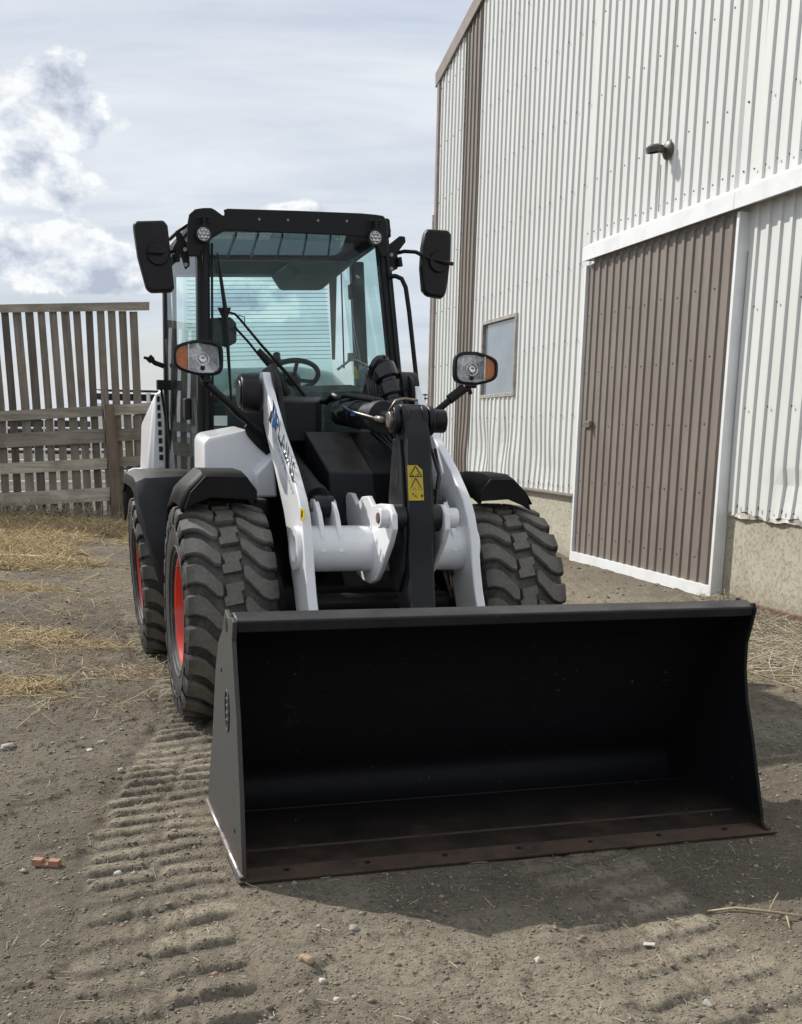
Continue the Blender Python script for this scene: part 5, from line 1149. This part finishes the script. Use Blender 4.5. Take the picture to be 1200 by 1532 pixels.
# trims: corner, rake, strip joints
ct = MB(); ct.prism([B(-6.17, .045, .80), B(-6.07, .045, .80), B(-6.07, .0, .80), B(-6.13, -.10, .80), B(-6.17, -.10, .80)], [B(-6.17, .045, zroof(-6.17)), B(-6.07, .045, zroof(-6.1)), B(-6.07, .0, zroof(-6.1)), B(-6.13, -.10, zroof(-6.1)), B(-6.17, -.10, zroof(-6.1))]); ct.obj('corner_trim', M['browntrim'], barn)
for s in (-4.83, -4.13):
    t_ = MB(); t_.prism([B(s, .002, .82), B(s+.05, .030, .82), B(s+.05, .0, .82)], [B(s, .002, zroof(s)-.02), B(s+.05, .030, zroof(s)-.02), B(s+.05, .0, zroof(s)-.02)]); t_.obj('joint_trim', M['winframe'] if s < -4.5 else M['cladbrown'], barn)
s = -6.25; k = 0
while s < 3.3:
    e = min(s+.60*1.0 if False else s+1.2, 3.4)
    r_ = MB(); r_.prism([B(s, .055, zroof(s)-.14), B(s, .060, zroof(s)+.06), B(s, -.25, zroof(s)+.07), B(s, -.25, zroof(s)-.02), B(s, .03, zroof(s)-.14)], [B(e, .055, zroof(e)-.14), B(e, .060, zroof(e)+.06), B(e, -.25, zroof(e)+.07), B(e, -.25, zroof(e)-.02), B(e, .03, zroof(e)-.14)])
    r_.obj('rake_trim', M['browntrim'], barn); s = e; k += 1
rr2 = MB(); rr2.prism([B(3.4, .05, zroof(3.4)-.14), B(3.4, .06, zroof(3.4)+.06), B(3.4, -.25, zroof(3.4)+.07)], [B(13.1, .05, zroof(13.1)-.14), B(13.1, .06, zroof(13.1)+.06), B(13.1, -.25, zroof(13.1)+.07)]); rr2.obj('rake_trim', M['browntrim'], barn)
dsp = MB(); dsp.tube([B(-6.20, .03, .3), B(-6.20, .03, 4.9)], .035, 10); dsp.obj('downspout', M['winframe'], barn, smooth=2)
# window
wf = MB()
for a, b in (((ws0-.01, wz0-.03), (ws0+.03, wz1+.03)), ((ws1-.03, wz0-.03), (ws1+.01, wz1+.03))): wf.box(B, (a[0], -.02, a[1]), (b[0], .030, b[1]))
wf.box(B, (ws0+.03, -.02, wz0-.03), (ws1-.03, .032, wz0+.02)); wf.box(B, (ws0+.03, -.02, wz1-.02), (ws1-.03, .032, wz1+.03))
win = wf.obj('window_frame', M['winframe'], barn, bevel=.004)
wp2 = MB(); wp2.box(B, (ws0+.03, -.022, wz0+.02), (ws1-.03, -.012, wz1-.02)); wp2.obj('window_pane', M['pane'], win)
# sliding door standing proud of the wall
ND = .062
dl, _, dzt = wp(880, 395, ND); drr, _, _ = wp(1068, 895, ND); dzb = wp(1068, 895, ND)[2]; prr = wp(1086, 893, ND)[0]
door_s0, door_s1 = wp(866, 700, ND)[0], wp(1071.5, 800, ND)[0]
door = empty('sliding_door'); door.parent = barn; door['label'] = 'brown ribbed sliding door edged in white'
ztop = 3.30; zbot = .02
s_ = door_s0
while s_ < door_s1-.02:
    e_ = min(s_+SH, door_s1)
    def dz_(a): return ztop
    cladding('door_sheet', s_, e_, zbot+.09, dz_, 'cladbrown', door, n0=ND-.002, wob=False, rib=.017, prof=[(0, 0), (.090, 0), (.100, 1), (.145, 1), (.155, 0)]); s_ = e_
dp = MB(); dp.box(B, (door_s0-.03, ND-.04, zbot), (door_s1, ND-.006, ztop)); dp.obj('door_panel', M['far_dark'], door)
t_ = MB(); t_.box(B, (door_s0-.05, ND-.05, zbot-.005), (door_s0-.005, ND+.035, ztop)); t_.obj('door_edge_trim', M['trim'], door, bevel=.003)
t_ = MB(); t_.prism([B(door_s0-.05, ND-.04, zbot-.01), B(door_s1, ND-.04, zbot-.01), B(door_s1, ND+.04, zbot-.01), B(door_s0-.05, ND+.04, zbot-.01)], [B(door_s0-.05, ND-.04, zbot+.10), B(door_s1, ND-.04, zbot+.10), B(door_s1, ND+.036, zbot+.10), B(door_s0-.05, ND+.036, zbot+.10)]); t_.obj('door_bottom_trim', M['trim'], door, bevel=.003)
t_ = MB(); t_.box(B, (door_s1, ND-.075, zbot-.01), (door_s1+.045, ND+.040, ztop+.02)); t_.obj('door_post', M['trim'], door, bevel=.004)
dz2 = MB()
for s in np.arange(door_s0+.11, door_s1, RP_*2):
    for z in (.35, .95, 1.55, 2.15, 2.75):
        c0 = B(s-.055, ND+.001+.0, z+random.uniform(-.02, .02)); dz2.cyl(c0, c0+B(0, .006, 0), .0075, 6)
o = dz2.obj('door_screws', M['screw'], door); o['kind'] = 'stuff'
lk = MB(); hs0 = wp(877, 634, ND+.03); lk.box(B, (hs0[0]-.02, ND+.01, hs0[2]-.03), (hs0[0]+.13, ND+.05, hs0[2]+.03)); lk.cyl(B(hs0[0]+.11, ND+.04, hs0[2]-.05), B(hs0[0]+.11, ND+.09, hs0[2]-.05), .022, 10); lk.obj('door_latch', M['steel'], door, bevel=.004)
# header flashing over the track
def header(s0, s1, capl):
    pr_ = [(0.0, 3.545), (.03, 3.543), (ND+.085, 3.475), (ND+.09, 3.335), (ND+.07, 3.335), (ND+.065, 3.46), (0.0, 3.52)]
    m_ = MB().prism([B(s0, a, b) for a, b in pr_], [B(s1, a, b) for a, b in pr_])
    return m_.obj('door_header', M['trim'], barn)
hA = wp(873, 398, ND+.085)[0]-.04
header(hA, 3.30, True); header(3.306, 8.2, False)
cp_ = MB(); cp_.prism([B(hA-.005, .0, 3.35), B(hA-.005, .0, 3.54), B(hA-.005, ND+.085, 3.473), B(hA-.005, ND+.088, 3.34)], [B(hA, .0, 3.35), B(hA, .0, 3.54), B(hA, ND+.085, 3.473), B(hA, ND+.088, 3.34)]); cp_.obj('header_cap', M['trim'], barn)
trk = MB(); trk.box(B, (hA+.03, .025, 3.36), (8.0, ND+.03, 3.44)); trk.obj('door_track', M['winframe'], barn)
# screws: joined rows of heads on every second rib
sw_ = MB(); rows = [.86]+[1.688+.84*k for k in range(8)]
for z in rows:
    s = -6.10+.123; i = 0
    while s < 6.5:
        if (i % 2 == 0) and z < zroof(s)-.15:
            ins = (ws0-.05 < s < ws1+.05 and wz0 < z < wz1) or (-.12 < s < 3.30 and z < 3.5)
            if not ins:
                nb = .021+dent(s, z); c0 = B(s+dent_s(s, z)-.0, nb, z+random.uniform(-.012, .012))
                sw_.cyl(c0, c0+B(0, .007, 0), .0095, 6)
        s += RP_; i += 1
s = -6.1+.123
while s < 6.3:
    if s > -.1 and s < 6.2:
        c0 = B(s, .021, 3.66+random.uniform(-.01, .01)); sw_.cyl(c0, c0+B(0, .007, 0), .0095, 6)
    if s < -.2 or s > 3.5:
        c0 = B(s+dent_s(s, .84), .021+dent(s, .84), .845); sw_.cyl(c0, c0+B(0, .007, 0), .0085, 6)
    s += RP_
sw_.obj('cladding_screws', M['screw'], barn)['kind'] = 'stuff'
cbl = MB(); la = wp(1001, 225, .03); cbl.tube([B(la[0]-.02, .045, la[2]), B(la[0]-.03, .045, la[2]+.8), B(la[0]-.02, .045, la[2]+4.4)], .004, 6); cbl.tube([B(la[0]-.14, .035, la[2]-.1), B(la[0]-.13, .035, 3.6)], .006, 6)
cbl.objs('lamp_cable', M['winframe'], barn)
# barn wall lamp (a thing of its own)
lamp = empty('wall_lamp', tuple(WO+WD*la[0]+WN*.03+np.array([0, 0, la[2]])), ang)
tag(lamp, 'small dark bronze lamp fixed high on the barn wall above the sliding door', 'wall lamp')
def Bq(s, n, z): return Vector((s, SGN*n, z))
mb = MB(); mb.lathe([(0, .001), (0, .085), (.025, .085), (.045, .06), (.05, .001)], Bq(0, 0, 0), Bq(0, 1, 0), 24); mb.obj('back_plate', M['lampbody'], lamp, smooth=2)
mb = MB(); mb.tube([Bq(0, .03, 0), Bq(-.01, .07, .0), Bq(-.02, .10, .02)], .030, 10); mb.obj('lamp_arm', M['lampbody'], lamp, smooth=True)
mb = MB(); mb.lathe([(.035, .001), (.035, .06), (.015, .085), (-.03, .085), (-.03, .07)], Bq(-.03, .135, .01), Vector((0, SGN*.15, 1)), 28); mb.obj('lamp_head', M['lampbody'], lamp, smooth=2)
mb = MB(); mb.lathe([(-.02, .001), (-.02, .072)], Bq(-.03, .135, .01), Vector((0, SGN*.15, 1)), 24); mb.obj('lamp_lens', M['clear'], lamp)
# ------------------------------------------------------------------ wooden fence
fY = 16.7
def FZ(zx, zy, dY=0.0): return atY(zx/3.646, 430+zy/3.646, fY+dY)
fence = empty('windbreak_fence', tuple(FZ(0, 1290))); fo_ = fence.location.copy()
tag(fence, 'tall weathered windbreak fence of upright grey-brown boards with gaps and horizontal rails', 'fence')
def Fq(zx, zy, dY=0.0): return FZ(zx, zy, dY)-fo_
tops = [-303, -240, -172, -108, -40, 25, 93, 160, 225, 290, 357, 420, 485, 548, 607, 667, 727]
bots = [-258, -195, -128, -62, 4, 70, 138, 200, 265, 328, 395, 452, 512, 575, 635, 692, 750]
for k_ in range(46): tops.insert(0, tops[0]-66); bots.insert(0, bots[0]-66)
for i, (a, b) in enumerate(zip(tops, bots)):
    k = (b-a)/500; hwid = 22+random.uniform(-2, 2); y0 = 126+random.uniform(0, 6); y1 = 1290+random.uniform(-6, 10)
    if i == len(tops)-1: y1 = 1280
    pts = []
    for (yy, hh) in ((y0, hwid), (640, hwid), (y1, hwid+1)):
        xc = a+k*(yy-140)+random.uniform(-1.5, 1.5)*1.0
        if yy == y1: xc = b+(.055)*(yy-640)
        pts.append((xc, yy, hh))
    mb = MB(); vs = []; fs = []
    tw_ = random.uniform(-.012, .012)
    for (xc, yy, hh) in pts: vs += [Fq(xc-hh, yy, tw_), Fq(xc+hh, yy, -tw_), Fq(xc+hh, yy, .035-tw_), Fq(xc-hh, yy, .035+tw_)]
    for j in range(2):
        for q_ in range(4): fs.append((j*4+q_, j*4+(q_+1) % 4, (j+1)*4+(q_+1) % 4, (j+1)*4+q_))
    fs += [(0, 1, 2, 3), (8, 9, 10, 11)]
    mb.add(vs, fs).obj('slat', M['slat'], fence)
def rail(x0, y0, x1, y1, th, dY=-.045, dep=.04, nm='rail'):
    n = 7; vs = []; fs = []
    for i in range(n):
        t_ = i/(n-1); x = x0+(x1-x0)*t_; y = y0+(y1-y0)*t_+random.uniform(-2, 2); h = th*(1+random.uniform(-.04, .04))
        vs += [Fq(x, y, dY), Fq(x, y+h, dY), Fq(x, y+h, dY+dep), Fq(x, y, dY+dep)]
    for i in range(n-1):
        for q_ in range(4): fs.append((i*4+q_, i*4+(q_+1) % 4, (i+1)*4+(q_+1) % 4, (i+1)*4+q_))
    fs += [(0, 1, 2, 3), tuple(range((n-1)*4, n*4))]
    MB().add(vs, fs).obj(nm, M['rail'], fence)
rail(-3380, 160, 815, 79, 45, nm='cap_rail')
rail(-3380, 850, 560, 645, 55); rail(618, 641, 838, 629, 58)
rail(-3380, 935, 572, 773, 76); rail(628, 772, 792, 762, 68)
rail(-3380, 1130, 585, 930, 62); rail(640, 926, 802, 916, 55)
rail(-3380, 1310, 600, 1091, 72); rail(652, 1092, 720, 1086, 56)
def post(x0, y0, x1, y1, w0, w1, dY):
    mb = MB(); a, b = Fq(x0, y0, dY), Fq(x1, y1, dY); mb.tube([a, a.lerp(b, .3)+Vector((.004, 0, 0)), a.lerp(b, .6), a.lerp(b, .85), b], [w0, w0*1.04, (w0+w1)/2, w1, w1], 12)
    mb.obj('post', M['post'], fence, smooth=2)
post(592, 640, 655, 1345, .072, .088, -.13)
post(806, 640, 800, 1340, .080, .085, .05)
post(-280, 110, -230, 1345, .075, .085, -.13)
post(745, 700, 770, 1330, .055, .06, .10)
# ------------------------------------------------------------------ things beyond the fence
def farbox(mb, x0, y0, x1, y1, Y, d=2.0):
    a = atY(x0, y0, Y); b = atY(x1, y1, Y); mb.box(lambda p, q_, r_: Vector((p, q_, r_)), (a.x, Y, b.z), (b.x, Y+d, a.z)); return mb
tY = 34.0
tr0 = empty('stock_trailer', tuple(atY(190, 700, tY))); tag(tr0, 'long white livestock trailer parked beyond the fence', 'trailer'); off_t = tr0.location.copy()
def fb(boxes, name, m, parent, off_, d=2.0):
    mb = MB()
    for (x0, y0, x1, y1, Y) in boxes: farbox(mb, x0, y0, x1, y1, Y, d)
    mb.v = [tuple(Vector(v)-off_) for v in mb.v]
    return mb.obj(name, M[m], parent)
fb([(134, 582, 420, 588, tY-.02)], 'roof_rail', 'far_white', tr0, off_t, 2.1)
fb([(134, 603, 420, 660, tY)], 'side_panel', 'far_white', tr0, off_t)
fb([(136, 588, 420, 603, tY+.3)], 'interior', 'far_dark', tr0, off_t, 1.4)
for k in range(17): fb([(134+k*17, 588, 139+k*17, 603, tY)], 'upright', 'far_white', tr0, off_t, .15)
for k in range(2):
    mb = MB(); c0 = atY(300+k*50, 672, tY+.1)-off_t; mb.lathe([(-.1, .12), (-.12, .38), (.12, .38), (.1, .12)], c0, (0, 1, 0), 20); mb.obj('trailer_wheel', M['decalblack'], tr0)
pn0 = empty('feed_pen', tuple(atY(60, 690, 24.0))); tag(pn0, 'pale pipe cattle pen panels standing behind the fence', 'pen'); off_p = pn0.location.copy()
mb = MB()
for k in range(9): mb.tube([atY(-60, 640+k*16, 24)-off_p, atY(200, 641+k*16, 24)-off_p], .022, 6)
for k in range(18): mb.tube([atY(-60+k*14, 625, 23.97)-off_p, atY(-58+k*14, 770, 23.97)-off_p], .018, 6)
mb.objs('panel_rail', M['far_white'], pn0)
sh0 = MB(); farbox(sh0, -80, 625, 118, 680, 40, 6); sh0 = sh0.obj('low_shed', M['far_dark'], None); tag(sh0, 'low dark open shed far behind the fence boards', 'shed')
bank = MB(); a0 = atY(595, 602, 30); bank.prism([Vector((a0.x-1.5, 30, -.2)), Vector((a0.x+4, 30, -.2)), Vector((a0.x+4, 31, a0.z)), Vector((a0.x-1.5, 31, a0.z))], [Vector((a0.x-1.5, 40, -.2)), Vector((a0.x+4, 40, -.2)), Vector((a0.x+4, 40, a0.z+.05)), Vector((a0.x-1.5, 40, a0.z+.05))])
bank = bank.obj('earth_bank', M['tan']); tag(bank, kind='structure')
rl = empty('pipe_railing', tuple(atY(600, 602, 31.2))); tag(rl, 'dark pipe railing on top of the tan bank behind the loader', 'railing'); off_r = rl.location.copy()
mb = MB()
for y in (590.5, 596): mb.tube([atY(585, y-.4, 31.2)-off_r, atY(700, y+1, 31.2)-off_r], .020, 6)
mb.objs('rail', M['decalblack'], rl); mb = MB()
for k in range(14): mb.tube([atY(588+k*8, 589, 31.2)-off_r, atY(588+k*8, 604, 31.2)-off_r], .014, 6)
mb.objs('upright', M['decalblack'], rl)
# ------------------------------------------------------------------ small things lying on the yard
def gpt(x, y): q_ = ground_pt(x, y); return Vector((q_[0], q_[1], gz(q_[0], q_[1])))
def stone(x, y, r_, m, lab, sq=(1, .8, .6)):
    me = bpy.data.meshes.new('stone'); bm = bmesh.new(); bmesh.ops.create_icosphere(bm, subdivisions=3, radius=r_)
    ph = random.random()*9
    for v in bm.verts:
        n = v.co.normalized(); k = 1+.16*math.sin(n.x*3+ph)+.12*math.sin(n.y*4.1+ph*2)+.08*math.sin(n.z*5+n.x*4); v.co = Vector((v.co.x*sq[0], v.co.y*sq[1], v.co.z*sq[2]))*k
    for f in bm.faces: f.smooth = True
    bm.to_mesh(me); bm.free(); me.materials.append(M[m]); o = bpy.data.objects.new('stone', me); COL.objects.link(o)
    o.location = gpt(x, y)+Vector((0, 0, r_*sq[2]*.45)); o.rotation_euler = (0, 0, random.random()*6); tag(o, lab, 'stone', 'stones lying on the yard'); return o
stone(459, 1450, .020, 'stonetan', 'rounded tan stone, largest one on the open dirt in front of the bucket')
stone(530, 1392, .017, 'stone', 'rounded grey stone just outside the bucket shadow')
stone(504, 1499, .011, 'stonepale', 'small whitish stone near the bottom edge of the photo')
stone(483, 1471, .012, 'stonepale', 'pale stone to the right of the rounded tan stone')
stone(177, 1304, .015, 'stonepale', 'smooth pale stone lying in the left tire track')
stone(137, 1316, .012, 'stone', 'flat grey stone left of the smooth pale stone in the tire track')
stone(152, 1112, .020, 'stone', 'grey stone on the dirt left of the front tire track', (1.2, .8, .5))
stone(134, 1124, .016, 'stonepale', 'pale chip of rock beside the grey stone left of the track', (1.2, .8, .4))
stone(181, 1156, .016, 'stonepale', 'pale egg-shaped stone at the left edge of the tire track')
stone(805, 1438, .013, 'stonepale', 'pale stone on the sunlit dirt right of centre')
stone(1060, 1500, .016, 'stone', 'grey stone in the right tire track near the photo bottom')
stone(12, 1118, .035, 'stone', 'broad flat grey stone at the left edge of the photo', (1.3, .9, .35))
# notched wood offcut
g0 = gpt(70, 1295); blk = empty('wood_block', (g0.x, g0.y, g0.z), math.radians(-8)); tag(blk, 'short notched reddish wood offcut lying on the dirt at left', 'wood block')
V3 = lambda a, b, c: Vector((a, b, c))
mb = MB(); mb.box(V3, (-.045, -.014, 0), (-.012, .014, .022)); mb.box(V3, (.010, -.014, 0), (.045, .014, .022)); mb.box(V3, (-.012, -.014, 0), (.010, .014, .009)); mb.obj('notched_block', M['woodnew'], blk, bevel=.0015)
# long stick at left, forked stalk at right
def stick(pts, rad, name, m, lab, cat):
    mb = MB(); V_ = [gpt(x, y)+Vector((0, 0, rad*1.2+dz)) for x, y, dz in pts]; c0 = V_[0].copy()
    mb.tube([v-c0 for v in V_], [rad*(.8+.4*random.random()) for _ in V_], 8); o = mb.obj(name, M[m], None, smooth=True); o.location = c0; tag(o, lab, cat); return o
stick([(-30, 840, .02), (20, 841, .02), (55, 844, .03), (98, 845, .01)], .030, 'branch', 'strawpale', 'long bare grey branch lying in the hay by the fence', 'branch')
fk = empty('dry_stalk', tuple(gpt(1060, 1360))); tag(fk, 'long dry forked stalk on the shadowed dirt at right', 'stalk'); f0 = fk.location.copy()
def stk(pts, r_, nm):
    mb = MB(); mb.tube([gpt(x, y)+Vector((0, 0, dz))-f0 for x, y, dz in pts], r_, 7); mb.obj(nm, M['strawpale'], fk, smooth=True)
stk([(1058, 1359, .008), (1100, 1364, .012), (1150, 1370, .016), (1215, 1378, .018)], [.003, .004, .0045, .005], 'stem')
stk([(1150, 1371, .015), (1157, 1360, .03), (1163, 1353, .04)], [.003, .0025, .002], 'twig')
stk([(1176, 1373, .015), (1180, 1382, .004), (1182, 1390, .003)], [.003, .0025, .002], 'twig')
stk([(1120, 1342, .01), (1127, 1350, .02)], [.002, .002], 'twig')
o = MB().prism([Vector((-.018, -.010, 0)), Vector((.014, -.012, 0)), Vector((.020, .006, 0)), Vector((-.012, .010, 0))], [Vector((-.018, -.010, .003)), Vector((.014, -.012, .003)), Vector((.020, .006, .003)), Vector((-.012, .010, .003))]).obj('wood_chip', M['stonepale']); g_ = gpt(971, 1407); o.location = g_+Vector((0, 0, .004)); tag(o, 'flat whitish chip lying on the sunlit dirt below the bucket shadow', 'chip')
stick([(60, 1418, .004), (72, 1412, .010), (86, 1414, .004)], .0022, 'twig', 'stonepale', 'short white twig in the dark dirt at lower left', 'twig')
